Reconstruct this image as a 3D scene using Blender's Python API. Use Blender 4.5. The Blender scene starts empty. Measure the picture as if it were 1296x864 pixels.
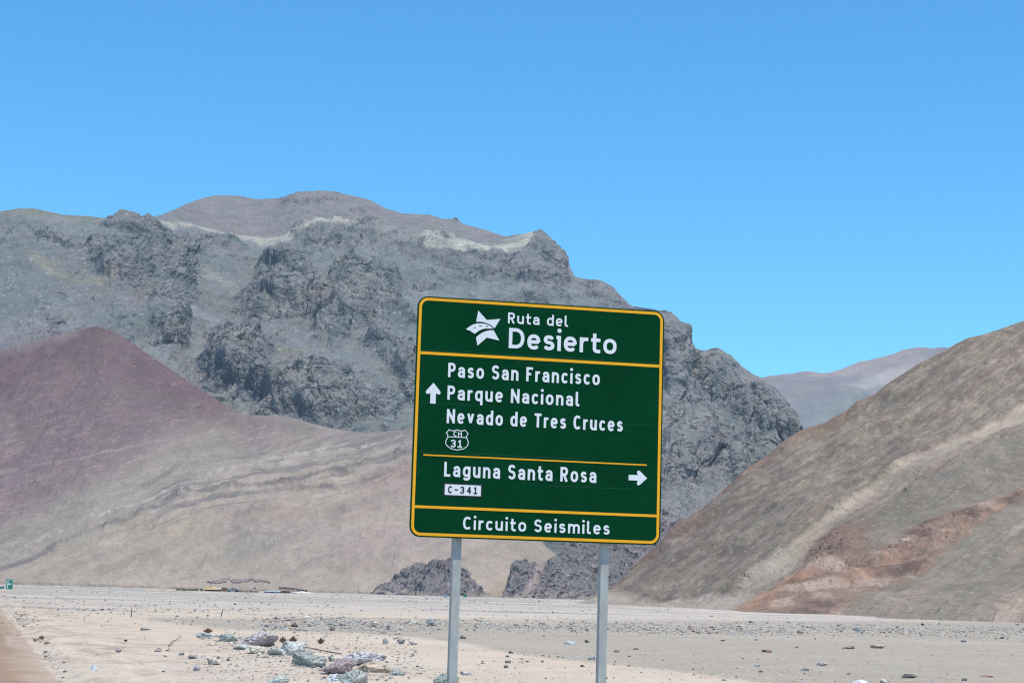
import bpy, bmesh, math, random
import numpy as np
from mathutils import Vector, Matrix
from mathutils.geometry import tessellate_polygon
C = bpy.context.scene.collection
S = bpy.context.scene
R = math.radians
random.seed(7)

# ------------------------------------------------------------------ camera
FPX = 2300.0; PITCH = math.atan(316 / FPX); ROLL = 0.026; EYE = 2.2
fw = np.array([0, math.cos(PITCH), math.sin(PITCH)])
r0 = np.array([1.0, 0, 0]); u0 = np.cross(r0, fw)
cr = math.cos(ROLL) * r0 + math.sin(ROLL) * u0
cu = math.cos(ROLL) * u0 - math.sin(ROLL) * r0
eye = np.array([0, 0, EYE])
cam_d = bpy.data.cameras.new('camera'); cam = bpy.data.objects.new('camera', cam_d); C.objects.link(cam)
cam_d.sensor_width = 36; cam_d.lens = FPX / 1296 * 36; cam_d.clip_end = 60000; cam_d.clip_start = 0.1
M = Matrix(((cr[0], cu[0], -fw[0], 0), (cr[1], cu[1], -fw[1], 0), (cr[2], cu[2], -fw[2], EYE), (0, 0, 0, 1)))
cam.matrix_world = M
S.camera = cam

# ------------------------------------------------------------------ light
SUN_EL, SUN_AZ = R(71), R(40)          # azimuth from behind the camera towards the right
w = bpy.data.worlds.new('World'); S.world = w; w.use_nodes = True
nt = w.node_tree; nt.nodes.clear()
sky = nt.nodes.new('ShaderNodeTexSky'); sky.sky_type = 'NISHITA'; sky.sun_disc = False
sky.sun_elevation = SUN_EL; sky.sun_rotation = math.pi - SUN_AZ
sky.altitude = 1500; sky.air_density = 1.0; sky.dust_density = 0.3; sky.ozone_density = 2.0
hs = nt.nodes.new('ShaderNodeHueSaturation'); hs.inputs['Saturation'].default_value = 1.2; hs.inputs['Hue'].default_value = 0.493
tint = nt.nodes.new('ShaderNodeMix'); tint.data_type = 'RGBA'; tint.blend_type = 'MULTIPLY'; tint.inputs[0].default_value = 1; tint.inputs[7].default_value = (.565, 1.10, 1.30, 1)
bg = nt.nodes.new('ShaderNodeBackground'); bg.inputs['Strength'].default_value = 0.15
out = nt.nodes.new('ShaderNodeOutputWorld')
nt.links.new(sky.outputs[0], hs.inputs['Color']); nt.links.new(hs.outputs[0], tint.inputs[6]); nt.links.new(tint.outputs[2], bg.inputs[0]); nt.links.new(bg.outputs[0], out.inputs[0])
sl = bpy.data.lights.new('sun', 'SUN'); sun = bpy.data.objects.new('sun', sl); C.objects.link(sun)
sl.energy = 4.9; sl.angle = R(0.5); sl.color = (1.0, 0.94, 0.85)
to_sun = Vector((math.cos(SUN_EL) * math.sin(SUN_AZ), -math.cos(SUN_EL) * math.cos(SUN_AZ), math.sin(SUN_EL)))
sun.rotation_euler = to_sun.to_track_quat('Z', 'Y').to_euler()
S.render.engine = 'CYCLES'; S.cycles.use_denoising = False; S.cycles.pixel_filter_type = 'BLACKMAN_HARRIS'; S.cycles.filter_width = 1.2
S.cycles.use_adaptive_sampling = False; S.cycles.max_bounces = 5; S.cycles.diffuse_bounces = 3; S.cycles.volume_bounces = 1
S.view_settings.view_transform = 'Standard'; S.view_settings.look = 'None'
S.view_settings.exposure = 0.1; S.view_settings.gamma = 1.0

# ------------------------------------------------------------------ noise (numpy)
def _h(ix, iy, iz, s=0):
    h = (ix.astype(np.int64) * 374761393 + iy.astype(np.int64) * 668265263 + iz.astype(np.int64) * 2147483647 + s * 974711) & 0xffffffff
    h = ((h ^ (h >> 13)) * 1274126177) & 0xffffffff
    h = ((h ^ (h >> 16)) * 2246822519) & 0xffffffff
    h = h ^ (h >> 15)
    return (h & 0xffffff) / float(0xffffff)

def vn(p, s=0):
    f = np.floor(p); t = p - f; t = t * t * t * (t * (t * 6 - 15) + 10)
    i = f.astype(np.int64); x, y, z = i[:, 0], i[:, 1], i[:, 2]
    r = 0
    for dx in (0, 1):
        wx = t[:, 0] if dx else 1 - t[:, 0]
        for dy in (0, 1):
            wy = t[:, 1] if dy else 1 - t[:, 1]
            for dz in (0, 1):
                wz = t[:, 2] if dz else 1 - t[:, 2]
                r = r + wx * wy * wz * _h(x + dx, y + dy, z + dz, s)
    return r * 2 - 1

def fbm(p, o=4, s=0, g=0.5):
    r = 0; a = 1.0; q = p.copy(); n = 0
    for k in range(o):
        r = r + a * vn(q, s + k); n += a; a *= g
        q = np.stack([q[:, 0] * 1.62 + q[:, 1] * 1.21 + 3.1, q[:, 1] * 1.62 - q[:, 0] * 1.21 + 7.7, q[:, 2] * 2.03 + 1.7], 1)
    return r / n

def ridged(p, o=4, s=0):
    r = 0; a = 1.0; q = p.copy(); n = 0
    for k in range(o):
        r = r + a * (1 - np.abs(vn(q, s + k)) * 2); n += a; a *= 0.5
        q = np.stack([q[:, 0] * 1.62 + q[:, 1] * 1.21 + 3.1, q[:, 1] * 1.62 - q[:, 0] * 1.21 + 7.7, q[:, 2] * 2.03 + 1.7], 1)
    return r / n

def blocks(p, s=0, tilt=0.9):
    """broken rock: every cell carries its own tilted plane, so cells meet in steps and creases"""
    f = np.floor(p); best = np.full(len(p), 9.0); val = np.zeros(len(p)); b2 = np.full(len(p), 9.0)
    for dx in (-1, 0, 1):
        for dy in (-1, 0, 1):
            for dz in (-1, 0, 1):
                c = f + np.array([dx, dy, dz]); i = c.astype(np.int64)
                a = [_h(i[:, 0], i[:, 1], i[:, 2], s + 11 * k) for k in range(6)]
                d = p - c - np.stack(a[:3], 1)
                dd = (d * d).sum(1)
                v = (a[3] - .5) * 1.0 + tilt * (d[:, 0] * (a[4] - .5) * 2 + d[:, 2] * (a[5] - .5) * 2)
                m = dd < best
                b2 = np.where(m, best, np.minimum(b2, dd))
                val = np.where(m, v, val); best = np.where(m, dd, best)
    crease = np.clip((np.sqrt(b2) - np.sqrt(best)) / 0.18, 0, 1)
    return val - (1 - crease) * 0.35

def bulge(p, s=0):
    """rounded buttresses parted by deep cracks"""
    f = np.floor(p); b1 = np.full(len(p), 9.0); b2 = np.full(len(p), 9.0)
    for dx in (-1, 0, 1):
        for dy in (-1, 0, 1):
            for dz in (-1, 0, 1):
                c = f + np.array([dx, dy, dz]); i = c.astype(np.int64)
                d = p - c - np.stack([_h(i[:, 0], i[:, 1], i[:, 2], s + 11 * k) for k in range(3)], 1)
                dd = (d * d).sum(1); m = dd < b1
                b2 = np.where(m, b1, np.minimum(b2, dd)); b1 = np.where(m, dd, b1)
    e = np.sqrt(b2) - np.sqrt(b1)
    return np.clip(e * 1.9, 0, 1) ** .55

def sm(a, b, x):
    t = np.clip((x - a) / (b - a), 0, 1); return t * t * (3 - 2 * t)

def segd(px, py, pts, yx=1.0):
    """distance to a polyline and which side (positive below)"""
    d = np.full(px.shape, 1e9)
    for (x0, y0), (x1, y1) in zip(pts[:-1], pts[1:]):
        vx, vy = x1 - x0, (y1 - y0) * yx
        t = np.clip(((px - x0) * vx + (py - y0) * yx * vy) / (vx * vx + vy * vy + 1e-9), 0, 1)
        d = np.minimum(d, np.hypot(px - x0 - t * vx, (py - y0) * yx - t * vy))
    return d

def yat(px, pts):
    a = np.array(pts, float); return np.interp(px, a[:, 0], a[:, 1])

def ell(px, py, cx, cy, rx, ry, rot=0):
    c, s = math.cos(R(rot)), math.sin(R(rot))
    x = (px - cx) * c + (py - cy) * s; y = -(px - cx) * s + (py - cy) * c
    return np.hypot(x / rx, y / ry)

def mixc(col, c, wgt):
    wgt = np.clip(wgt, 0, 1)[:, None]; return col * (1 - wgt) + np.array(c) * wgt

# ------------------------------------------------------------------ scene helpers
def tag(o, label=None, cat=None, group=None, kind=None):
    if label: o['label'] = label
    if cat: o['category'] = cat
    if group: o['group'] = group
    if kind: o['kind'] = kind
    return o

def empty(name, loc=(0, 0, 0), rz=0):
    o = bpy.data.objects.new(name, None); C.objects.link(o); o.location = loc; o.rotation_euler = (0, 0, rz); return o

def mesh_obj(name, verts, faces, mat, parent=None, smooth=False):
    me = bpy.data.meshes.new(name)
    me.from_pydata([tuple(v) for v in verts], [], [tuple(f) for f in faces]); me.update()
    if mat: me.materials.append(mat)
    if smooth: me.polygons.foreach_set('use_smooth', [True] * len(me.polygons))
    o = bpy.data.objects.new(name, me); C.objects.link(o)
    if parent: o.parent = parent
    return o

def fast_mesh(name, V, F, mat, col=None, smooth=True):
    """V (n,3), F (m,k) numpy; col per-vertex colour"""
    me = bpy.data.meshes.new(name); k = F.shape[1]
    me.vertices.add(len(V)); me.vertices.foreach_set('co', V.astype(np.float32).ravel())
    me.loops.add(F.size); me.loops.foreach_set('vertex_index', F.astype(np.int32).ravel())
    me.polygons.add(len(F)); me.polygons.foreach_set('loop_start', np.arange(0, F.size, k, dtype=np.int32))
    me.polygons.foreach_set('loop_total', np.full(len(F), k, dtype=np.int32))
    me.polygons.foreach_set('use_smooth', np.full(len(F), smooth, dtype=bool))
    me.update(calc_edges=True); me.validate()
    if col is not None:
        a = me.color_attributes.new('Col', 'FLOAT_COLOR', 'POINT')
        a.data.foreach_set('color', (np.clip(col, .005, 1) if col.shape[1] == 4 else np.concatenate([np.clip(col, .005, .9), np.ones((len(V), 1))], 1)).astype(np.float32).ravel())
    if mat: me.materials.append(mat)
    o = bpy.data.objects.new(name, me); C.objects.link(o); return o

def grid_faces(nu, nv, wrap=False):
    i = np.arange(nv - 1)[:, None] * nu; 
    j = np.arange(nu if wrap else nu - 1)[None, :]
    j2 = (j + 1) % nu
    return np.stack([i + j, i + j2, i + nu + j2, i + nu + j], -1).reshape(-1, 4)

# picture point -> world, on a sheet whose horizontal distance along the view axis is known
def ray(px, py):
    px = np.asarray(px, float); py = np.asarray(py, float)
    return fw + np.multiply.outer((px - 648) / FPX, cr) - np.multiply.outer((py - 432) / FPX, cu)

def at(px, py, Y):
    d = ray(px, py); return eye + d * (np.asarray(Y, float) / d[..., 1])[..., None]

def proj(P):
    d = P - eye; z = d @ fw; z = np.where(z > 0.01, z, 0.01)
    return 648 + FPX * (d @ cr) / z, 432 - FPX * (d @ cu) / z

SLOPE = 0.002
def gp(px, py):
    """where the plain z = -SLOPE*Y is seen"""
    d = ray(px, py); t = EYE / -(d[..., 2] + SLOPE * d[..., 1]); return eye + d * t[..., None]

# ------------------------------------------------------------------ materials
def new_mat(name):
    m = bpy.data.materials.new(name); m.use_nodes = True; n = m.node_tree; n.nodes.clear()
    o = n.nodes.new('ShaderNodeOutputMaterial'); b = n.nodes.new('ShaderNodeBsdfPrincipled')
    n.links.new(b.outputs[0], o.inputs[0]); return m, n, b

def N(n, t, **kw):
    x = n.nodes.new(t)
    for k, v in kw.items():
        if k in x.inputs: x.inputs[k].default_value = v
        else: setattr(x, k, v)
    return x

def terrain_mat(name, scales, amt=0.25, bump=0.6, dist=1.0, stretch=(1, 1, 1), hue=0.03, speck=None, crack=None):
    """vertex colour x noise at several sizes, with relief of the same noise. scales in metres"""
    m, n, b = new_mat(name)
    b.inputs['Roughness'].default_value = 0.95; b.inputs['Specular IOR Level'].default_value = 0.15
    vc = N(n, 'ShaderNodeVertexColor', layer_name='Col')
    tc = N(n, 'ShaderNodeTexCoord'); mp = N(n, 'ShaderNodeMapping'); mp.inputs['Scale'].default_value = stretch
    n.links.new(tc.outputs['Object'], mp.inputs[0])
    col = vc.outputs[0]; h = None
    for i, s in enumerate(scales):
        nz = N(n, 'ShaderNodeTexNoise', Scale=1.0 / s, Detail=5.0, Roughness=0.62)
        n.links.new(mp.outputs[0], nz.inputs['Vector'])
        mr = N(n, 'ShaderNodeMapRange'); mr.inputs[1].default_value = .28; mr.inputs[2].default_value = .72
        mr.inputs[3].default_value = 1 - amt; mr.inputs[4].default_value = 1 + amt
        n.links.new(nz.outputs['Fac'], mr.inputs[0])
        vm = N(n, 'ShaderNodeVectorMath', operation='SCALE'); n.links.new(col, vm.inputs[0]); n.links.new(mr.outputs[0], vm.inputs['Scale'])
        col = vm.outputs[0]
        if i == 0 and hue:
            sb = N(n, 'ShaderNodeVectorMath', operation='SUBTRACT'); sb.inputs[1].default_value = (.5, .5, .5)
            n.links.new(nz.outputs['Color'], sb.inputs[0])
            sc = N(n, 'ShaderNodeVectorMath', operation='SCALE'); sc.inputs['Scale'].default_value = hue; n.links.new(sb.outputs[0], sc.inputs[0])
            ad = N(n, 'ShaderNodeVectorMath', operation='ADD'); n.links.new(col, ad.inputs[0]); n.links.new(sc.outputs[0], ad.inputs[1]); col = ad.outputs[0]
        bp = N(n, 'ShaderNodeBump', Strength=bump, Distance=s * 0.35 * dist)
        n.links.new(nz.outputs['Fac'], bp.inputs['Height'])
        if h: n.links.new(h, bp.inputs['Normal'])
        h = bp.outputs[0]
    if crack:
        for cs in crack:
            nz = N(n, 'ShaderNodeTexNoise', Scale=1.5 / cs, Detail=3.0); n.links.new(mp.outputs[0], nz.inputs['Vector'])
            ws = N(n, 'ShaderNodeVectorMath', operation='SCALE'); ws.inputs['Scale'].default_value = cs * .9; n.links.new(nz.outputs['Color'], ws.inputs[0])
            wa = N(n, 'ShaderNodeVectorMath', operation='ADD'); n.links.new(mp.outputs[0], wa.inputs[0]); n.links.new(ws.outputs[0], wa.inputs[1])
            vo = N(n, 'ShaderNodeTexVoronoi', Scale=1.0 / cs); vo.feature = 'DISTANCE_TO_EDGE'; n.links.new(wa.outputs[0], vo.inputs['Vector'])
            mr = N(n, 'ShaderNodeMapRange'); mr.inputs[1].default_value = 0; mr.inputs[2].default_value = .22; n.links.new(vo.outputs['Distance'], mr.inputs[0])
            st = N(n, 'ShaderNodeMath', operation='MULTIPLY'); n.links.new(vc.outputs['Alpha'], st.inputs[0]); st.inputs[1].default_value = .5
            bp = N(n, 'ShaderNodeBump', Distance=cs * .22); n.links.new(st.outputs[0], bp.inputs['Strength']); n.links.new(mr.outputs[0], bp.inputs['Height']); n.links.new(h, bp.inputs['Normal']); h = bp.outputs[0]
    if speck:
        ss, lo, ca, cb = speck
        vo = N(n, 'ShaderNodeTexVoronoi', Scale=1.0 / ss); n.links.new(tc.outputs['Object'], vo.inputs['Vector'])
        sp = N(n, 'ShaderNodeSeparateColor'); n.links.new(vo.outputs['Color'], sp.inputs[0])
        for ch, c, t in ((0, ca, lo), (1, cb, lo)):
            gt = N(n, 'ShaderNodeMath', operation='GREATER_THAN'); gt.inputs[1].default_value = t; n.links.new(sp.outputs[ch], gt.inputs[0])
            mu = N(n, 'ShaderNodeMath', operation='MULTIPLY'); mu.inputs[1].default_value = .6; n.links.new(gt.outputs[0], mu.inputs[0])
            mx = N(n, 'ShaderNodeMix', data_type='RGBA'); n.links.new(mu.outputs[0], mx.inputs[0]); n.links.new(col, mx.inputs[6]); mx.inputs[7].default_value = (*c, 1); col = mx.outputs[2]
    n.links.new(col, b.inputs['Base Color']); n.links.new(h, b.inputs['Normal'])
    return m

def paint(name, c, rough=0.5, metal=0.0, var=0.1, scale=20.0, spec=0.4, bump=0.0, stretch=(1, 1, 1)):
    m, n, b = new_mat(name)
    b.inputs['Roughness'].default_value = rough; b.inputs['Metallic'].default_value = metal; b.inputs['Specular IOR Level'].default_value = spec
    tc = N(n, 'ShaderNodeTexCoord'); mp = N(n, 'ShaderNodeMapping'); mp.inputs['Scale'].default_value = stretch
    nz = N(n, 'ShaderNodeTexNoise', Scale=scale, Detail=6.0, Roughness=.6)
    n.links.new(tc.outputs['Object'], mp.inputs[0]); n.links.new(mp.outputs[0], nz.inputs['Vector'])
    mr = N(n, 'ShaderNodeMapRange'); mr.inputs[1].default_value = .25; mr.inputs[2].default_value = .75; mr.inputs[3].default_value = 1 - var; mr.inputs[4].default_value = 1 + var
    n.links.new(nz.outputs['Fac'], mr.inputs[0])
    vm = N(n, 'ShaderNodeVectorMath', operation='SCALE'); vm.inputs[0].default_value = c; n.links.new(mr.outputs[0], vm.inputs['Scale'])
    n.links.new(vm.outputs[0], b.inputs['Base Color'])
    if bump:
        bp = N(n, 'ShaderNodeBump', Strength=bump, Distance=.05); n.links.new(nz.outputs['Fac'], bp.inputs['Height']); n.links.new(bp.outputs[0], b.inputs['Normal'])
    return m

M_rock = terrain_mat('mountain rock', (50, 14, 4.5), .15, .85, 1.1, (1, .5, 1), .022, (3.6, .98, (.30, .30, .29), (.09, .09, .09)), crack=(34, 11))
M_scree = terrain_mat('scree slope', (42, 11, 3), .12, .7, .8, (1, .4, 1), .02, (1.5, .982, (.30, .24, .23), (.13, .10, .10)))
M_hill = terrain_mat('hill scree', (12, 3, .8), .13, .45, .5, (1, .3, 1), .02, (.75, .972, (.30, .26, .21), (.11, .085, .07)))
M_far = terrain_mat('far mountain soil', (300, 70), .12, .4, .5)
M_ground = terrain_mat('desert ground', (9, 1.6, .3), .06, .35, .25, (1, 1, 1), .014, (.11, .982, (.30, .29, .27), (.56, .50, .43)))
M_road = terrain_mat('dirt road', (5, 1.1, .22), .07, .3, .25, (1, 1, 1), .02)
M_stone = terrain_mat('loose stone', (.5, .12, .035), .2, .9, .9, (1, 1, 1), .03)

# ------------------------------------------------------------------ terrain sheets
def loft(name, mat, us, rows, crag=None, colour=None, back=0.55, ksm=9, nb=30, step=1.5, smooth=False, zfoot=-9.0, jag=1.0, zb=-12):
    """rows: foot -> ridge, each a list of (px, py, distance) guides. Behind the ridge the land falls away again."""
    us = np.array(us); G = []
    for r in rows:
        a = np.array(r, float); G.append((np.interp(us, a[:, 0], a[:, 1]), np.interp(us, a[:, 0], a[:, 2])))
    k = np.hanning(ksm + 2)[1:-1]; k /= k.sum()
    def smd(d): return np.convolve(np.pad(d, ksm // 2, 'edge'), k, 'valid')
    k2 = np.hanning(35)[1:-1]; k2 /= k2.sum()
    def smy(d): return np.convolve(np.pad(d, 16, 'edge'), k2, 'valid')
    PX, PY, DD, VV = [], [], [], []
    for a, (g0, g1) in enumerate(zip(G[:-1], G[1:])):
        n = max(3, int(np.percentile(np.abs(g0[0] - g1[0]), 92) / step))
        for t in np.linspace(0, 1, n, endpoint=(a == len(G) - 2)):
            last = a == len(G) - 2
            s0, s1 = smy(g0[0]), smy(g1[0])
            PX.append(us); PY.append(s0 * (1 - t) + s1 * t + ((g1[0] - s1) * t ** 7 if last else 0)); DD.append(smd(g0[1]) * (1 - t) + smd(g1[1]) * t); VV.append(np.full(len(us), a + t))
    PX = np.array(PX); PY = np.array(PY); DD = np.array(DD)
    # soften the distance profile up the slope
    kk = 11; pad = np.pad(DD, ((kk // 2, kk // 2), (0, 0)), 'edge'); DD = sum(pad[i:i + len(DD)] for i in range(kk)) / kk
    nu = len(us); nv = len(DD)
    P = at(PX.ravel(), PY.ravel(), DD.ravel()).reshape(nv, nu, 3)
    du = np.gradient(P, axis=1); dv = np.gradient(P, axis=0)
    Nn = np.cross(du, dv); Nn /= np.linalg.norm(Nn, axis=2, keepdims=True) + 1e-9
    Nn = Nn.reshape(-1, 3)
    if (Nn[:, 2].mean()) < 0: Nn = -Nn
    Nn = Nn * .8 + np.array([0, -.35, .35]); Nn /= np.linalg.norm(Nn, axis=1, keepdims=True)
    Pf = P.reshape(-1, 3); px, py = PX.ravel(), PY.ravel()
    vv = np.repeat(np.linspace(0, 1, nv), nu)
    disp = crag(Pf, px, py) if crag else np.zeros(len(Pf))
    top = sm(0, .05, vv)
    Pf = Pf + Nn * (disp * top)[:, None]
    col = colour(Pf, px, py) if colour else np.full((len(Pf), 3), .2)
    P = Pf.reshape(nv, nu, 3); K = col.shape[1]; col = col.reshape(nv, nu, K)
    # skirt below the foot and the far side
    sk = P[0].copy(); sk[:, 2] = zfoot; 
    ridge = P[-1]; B = []; H = ridge[:, 2] - zb
    dirv = ridge[:, :2] / np.linalg.norm(ridge[:, :2], axis=1, keepdims=True)
    for i in range(1, nb + 1):
        t = (i / nb) ** 1.3
        b = ridge.copy(); b[:, :2] += dirv * (H * t / back)[:, None]; b[:, 2] = ridge[:, 2] - H * (t ** 1.25 if t < 1 else 1)
        q = b / 60.0
        b[:, 2] += fbm(q, 3, 5) * 10 * math.sin(math.pi * t) * (H / 300)
        B.append(b)
    P = np.concatenate([sk[None], P, np.array(B)]); col = np.concatenate([col[:1], col, np.repeat(col[-1:], nb, 0)])
    o = fast_mesh(name, P.reshape(-1, 3), grid_faces(nu, len(P)), mat, col.reshape(-1, K), smooth)
    tag(o, kind='structure'); return o

def uspan(a, b, step, xa, xb):
    return np.concatenate([np.arange(xa, a, 14), np.arange(a, b, step), np.arange(b, xb, 14)])

def warp(px, py, P, s, amp, seed=3):
    return px + amp * fbm(P / s, 4, seed, .6), py + amp * fbm(P / s + 31.3, 4, seed + 7, .6)

# ---- the far hazy mountain in the gap
RIDGE_A = [(850, 520, 9000), (955, 475, 9000), (985, 467, 9000), (1020, 461, 9000), (1060, 462, 9000), (1110, 454, 9300), (1150, 449, 9300), (1192, 446, 9300), (1250, 452, 9300), (1350, 470, 9300)]
def crag_A(P, px, py):
    return 60 * ridged(P / np.array([900, 900, 600]), 5, 3) + 35 * fbm(P / 300, 4, 8) + 40 * (1 - np.abs((px - 1100) + (py - 500) * 1.2) / 60).clip(0, 1)
def col_A(P, px, py):
    n = fbm(P / 500, 4, 2); n2 = fbm(P / 180, 3, 12)
    c = np.tile(np.array([.175, .16, .15]), (len(px), 1))
    c = mixc(c, (.26, .205, .18), sm(-.1, .35, n) * .7 * sm(500, 480, py + 20 * n2))
    c = mixc(c, (.33, .30, .265), sm(7, 1, np.abs(ell(px, py, 1120, 485, 45, 7, -12) * 4)) * .7)
    c = mixc(c, (.16, .17, .155), sm(490, 535, py + 22 * n) * .7)
    return c
loft('mountain', M_far, uspan(900, 1240, 2.0, 700, 1500),
     [[(600, 742, 6500), (1500, 765, 6500)], [(600, 600, 7600), (1500, 600, 7600)], RIDGE_A], crag_A, col_A, step=2.2, smooth=True, zfoot=-30, zb=-30)

# ---- the big grey mountain
RB = [(-1500, 702, 3300), (-900, 420, 3300), (-500, 300, 3300), (-200, 285, 3300), (0, 268, 3300), (22, 264.5, 3300), (45, 264.5, 3300), (80, 272, 3300), (110, 274, 3300), (135, 277, 3320), (155, 275, 3350), (180, 278, 3450), (205, 272, 3700), (235, 259, 4300),
      (258, 250.5, 4600), (275, 247, 4700), (300, 247.5, 4700), (325, 252, 4700), (350, 251, 4700), (375, 245, 4600), (405, 242, 4600), (430, 245, 4550), (455, 250, 4500), (470, 254, 4450), (487, 264, 4400), (510, 271, 4350), (545, 272, 4300), (560, 277, 4200), (578, 277, 4200), (586, 284, 4150), (618, 292, 4100),
      (640, 300, 4000), (662, 296, 3900), (685, 290.5, 3900), (697, 300, 3850), (703, 310, 3820), (716, 322, 3800), (722, 338, 3780), (728, 350, 3750), (745, 353, 3700), (766, 358, 3650), (782, 373, 3600), (800, 388, 3500),
      (826, 391, 3300), (846, 396, 3200), (858, 402, 3200), (864, 418, 3180), (878, 440, 3150), (893, 447, 3100), (909, 442, 3060), (925, 452, 3040), (950, 475, 3000), (962, 480, 2980), (980, 492, 2950), (997, 507, 2880), (1005, 524, 2800), (1017, 543, 2750), (1040, 600, 2650), (1080, 680, 2600), (1110, 760, 2550)]
RB2 = [(-1500, 704, 3050), (-900, 450, 3050), (-500, 330, 3050), (0, 300, 3060), (60, 292, 3080), (120, 296, 3080), (160, 292, 3100), (205, 290, 3250), (250, 300, 3500), (330, 314, 3600), (400, 298, 3650), (480, 290, 3700), (560, 302, 3700), (640, 322, 3600), (690, 325, 3550), (725, 375, 3450), (800, 420, 3250), (850, 440, 3000), (880, 470, 2980), (910, 474, 2950), (950, 505, 2880), (1000, 545, 2720), (1040, 640, 2600), (1110, 762, 2500)]
RB1 = [(-1500, 708, 2600), (-500, 470, 2600), (0, 430, 2620), (200, 440, 2620), (330, 470, 2600), (450, 470, 2600), (640, 500, 2650), (800, 530, 2600), (900, 580, 2550), (1000, 640, 2450), (1110, 764, 2400)]
RB0 = [(-500, 745, 1950), (0, 745, 1950), (648, 753, 1950), (1110, 766, 2100)]
CR = [  # crags: centre, half size, tilt, relief in metres
    (365, 372, 48, 36, 0, 30), (330, 385, 30, 30, 20, 14), (408, 395, 26, 30, 20, 16), (455, 385, 62, 38, -32, 26), (470, 410, 50, 26, 35, 20), (292, 470, 52, 42, 10, 30), (262, 452, 30, 22, -20, 16), (350, 508, 42, 22, 10, 22),
    (402, 515, 40, 26, 0, 18), (450, 520, 50, 22, 0, 14), (500, 462, 22, 28, 0, 16), (512, 500, 22, 32, 0, 14), (218, 408, 24, 30, 40, 16), (225, 335, 34, 18, 20, 12), (165, 345, 60, 26, 30, 12),
    (80, 312, 44, 12, 20, 8), (170, 290, 42, 12, 15, 9), (20, 290, 30, 10, 0, 6), (270, 318, 40, 12, 10, 8), (440, 292, 55, 12, -5, 9), (415, 310, 44, 14, 10, 9), (405, 250, 60, 8, 5, 7), (575, 280, 18, 7, 20, 7),
    (700, 325, 18, 36, -25, 12), (768, 378, 34, 16, 30, 10), (640, 345, 90, 22, 8, 9), (560, 330, 80, 18, 10, 8), (850, 425, 26, 36, -20, 18), (902, 470, 30, 34, 20, 20), (950, 512, 40, 40, 35, 20), (985, 540, 30, 34, 35, 18),
    (880, 540, 50, 44, 20, 18), (850, 600, 40, 50, 0, 16), (930, 590, 50, 40, 30, 18), (700, 470, 150, 60, 0, 12), (860, 480, 26, 26, 0, 14)]
def crag_mask(P, px, py):
    x, y = warp(px, py, P, 150, 30); x2, y2 = warp(px, py, P, 45, 9, 13); x = x + x2 - px; y = y + y2 - py
    n = fbm(P * np.array([1, .4, 1]) / 40, 4, 66); m = np.zeros(len(px)); dome = np.zeros(len(px))
    for cx, cy, rx, ry, rot, amp in CR:
        e = ell(x, y, cx, cy, rx * 1.08, ry * 1.08, rot); k = 1 - sm(.68, 1.08, e + .42 * n)
        m = np.maximum(m, k * min(1, amp / 17)); dome = np.maximum(dome, (1 - sm(.35, 1.15, e + .3 * n)) * amp)
    bgm = sm(.18, .6, ridged(P * np.array([1, .45, 1]) / 130, 4, 68) + .2 * n) * .55 * sm(120, 200, px + (py - 300)) 
    tot = np.maximum(m, bgm * sm(-6, 14, py - yat(px, [(a, b) for a, b, c in RB2])))
    x3, y3 = warp(px, py, P, 60, 7, 43)
    for cx, cy, rx, ry, rot in ((300, 345, 72, 15, 17), (282, 402, 42, 17, 35), (325, 436, 44, 12, 12), (425, 452, 75, 15, 12), (502, 428, 24, 18, 30), (500, 345, 44, 26, 20), (420, 332, 75, 11, -6), (130, 385, 85, 34, 15), (50, 350, 70, 44, 0), (480, 495, 34, 16, 10), (250, 445, 22, 14, 50), (600, 372, 60, 12, 10), (455, 432, 30, 9, -20),
                                (880, 500, 26, 12, 40), (915, 545, 34, 12, 42), (870, 560, 22, 26, 10), (940, 500, 22, 9, 45), (850, 640, 18, 22, 20), (905, 620, 30, 12, 35)):
        k = 1 - sm(.55, 1.15, ell(x3, y3, cx, cy, rx, ry, rot) + .3 * n); tot = tot * (1 - .92 * k); dome = dome * (1 - .5 * k)
    return tot, dome
def crag_B(P, px, py):
    m, dome = crag_mask(P, px, py)
    right = sm(640, 720, px) * sm(330, 400, py + .2 * (800 - px)) * .42
    m = np.maximum(m, right)
    sm_top = sm(0, 14, yat(px, [(a, b) for a, b, c in RB2]) - py)      # gentle summit behind the band
    rough = .20 + .8 * m
    rough = rough * (1 - .72 * sm_top * (1 - m))
    q = P.copy(); q += 14 * np.stack([vn(P / 45, 21), vn(P / 45, 22), vn(P / 45, 23)], 1)
    c, s = math.cos(R(33)), math.sin(R(33))                              # beds dip to the right
    yy = q[:, 1] * .33
    qd = np.stack([(q[:, 0] * c + q[:, 2] * s) * .62, yy, (-q[:, 0] * s + q[:, 2] * c) * 1.7], 1)
    q2 = np.stack([q[:, 0], yy, q[:, 2]], 1)
    d = dome * 1.6
    q3 = qd + 6 * np.stack([vn(P / 16, 61), vn(P / 16, 62) * .3, vn(P / 16, 63)], 1)
    d += rough * (21 * bulge(q2 / 85, 1) + 11 * bulge(q3 / 34 + 5, 2) * (.4 + .6 * m) + 2.2 * bulge(q3 / 13 + 9, 3) * m + (8 + 3 * sm(780, 860, px)) * blocks(q3 / 42 + 3, 4, 1.0) + 2.5 * blocks(q3 / 14, 5, .9) + 16 * ridged(q2 / 120, 5, 4) - 16)
    d += 11 * (.3 + .7 * (1 - m)) * ridged(P / np.array([85, 160, 260]), 4, 9) * (1 - .5 * sm_top)
    d += 12 * fbm(P / 220, 3, 40)
    return d * (0.25 - .12 * sm(780, 840, px) + .75 * sm(0, 14 + 26 * sm(780, 840, px), py - yat(px, [(a, b) for a, b, c in RB])))
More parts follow.
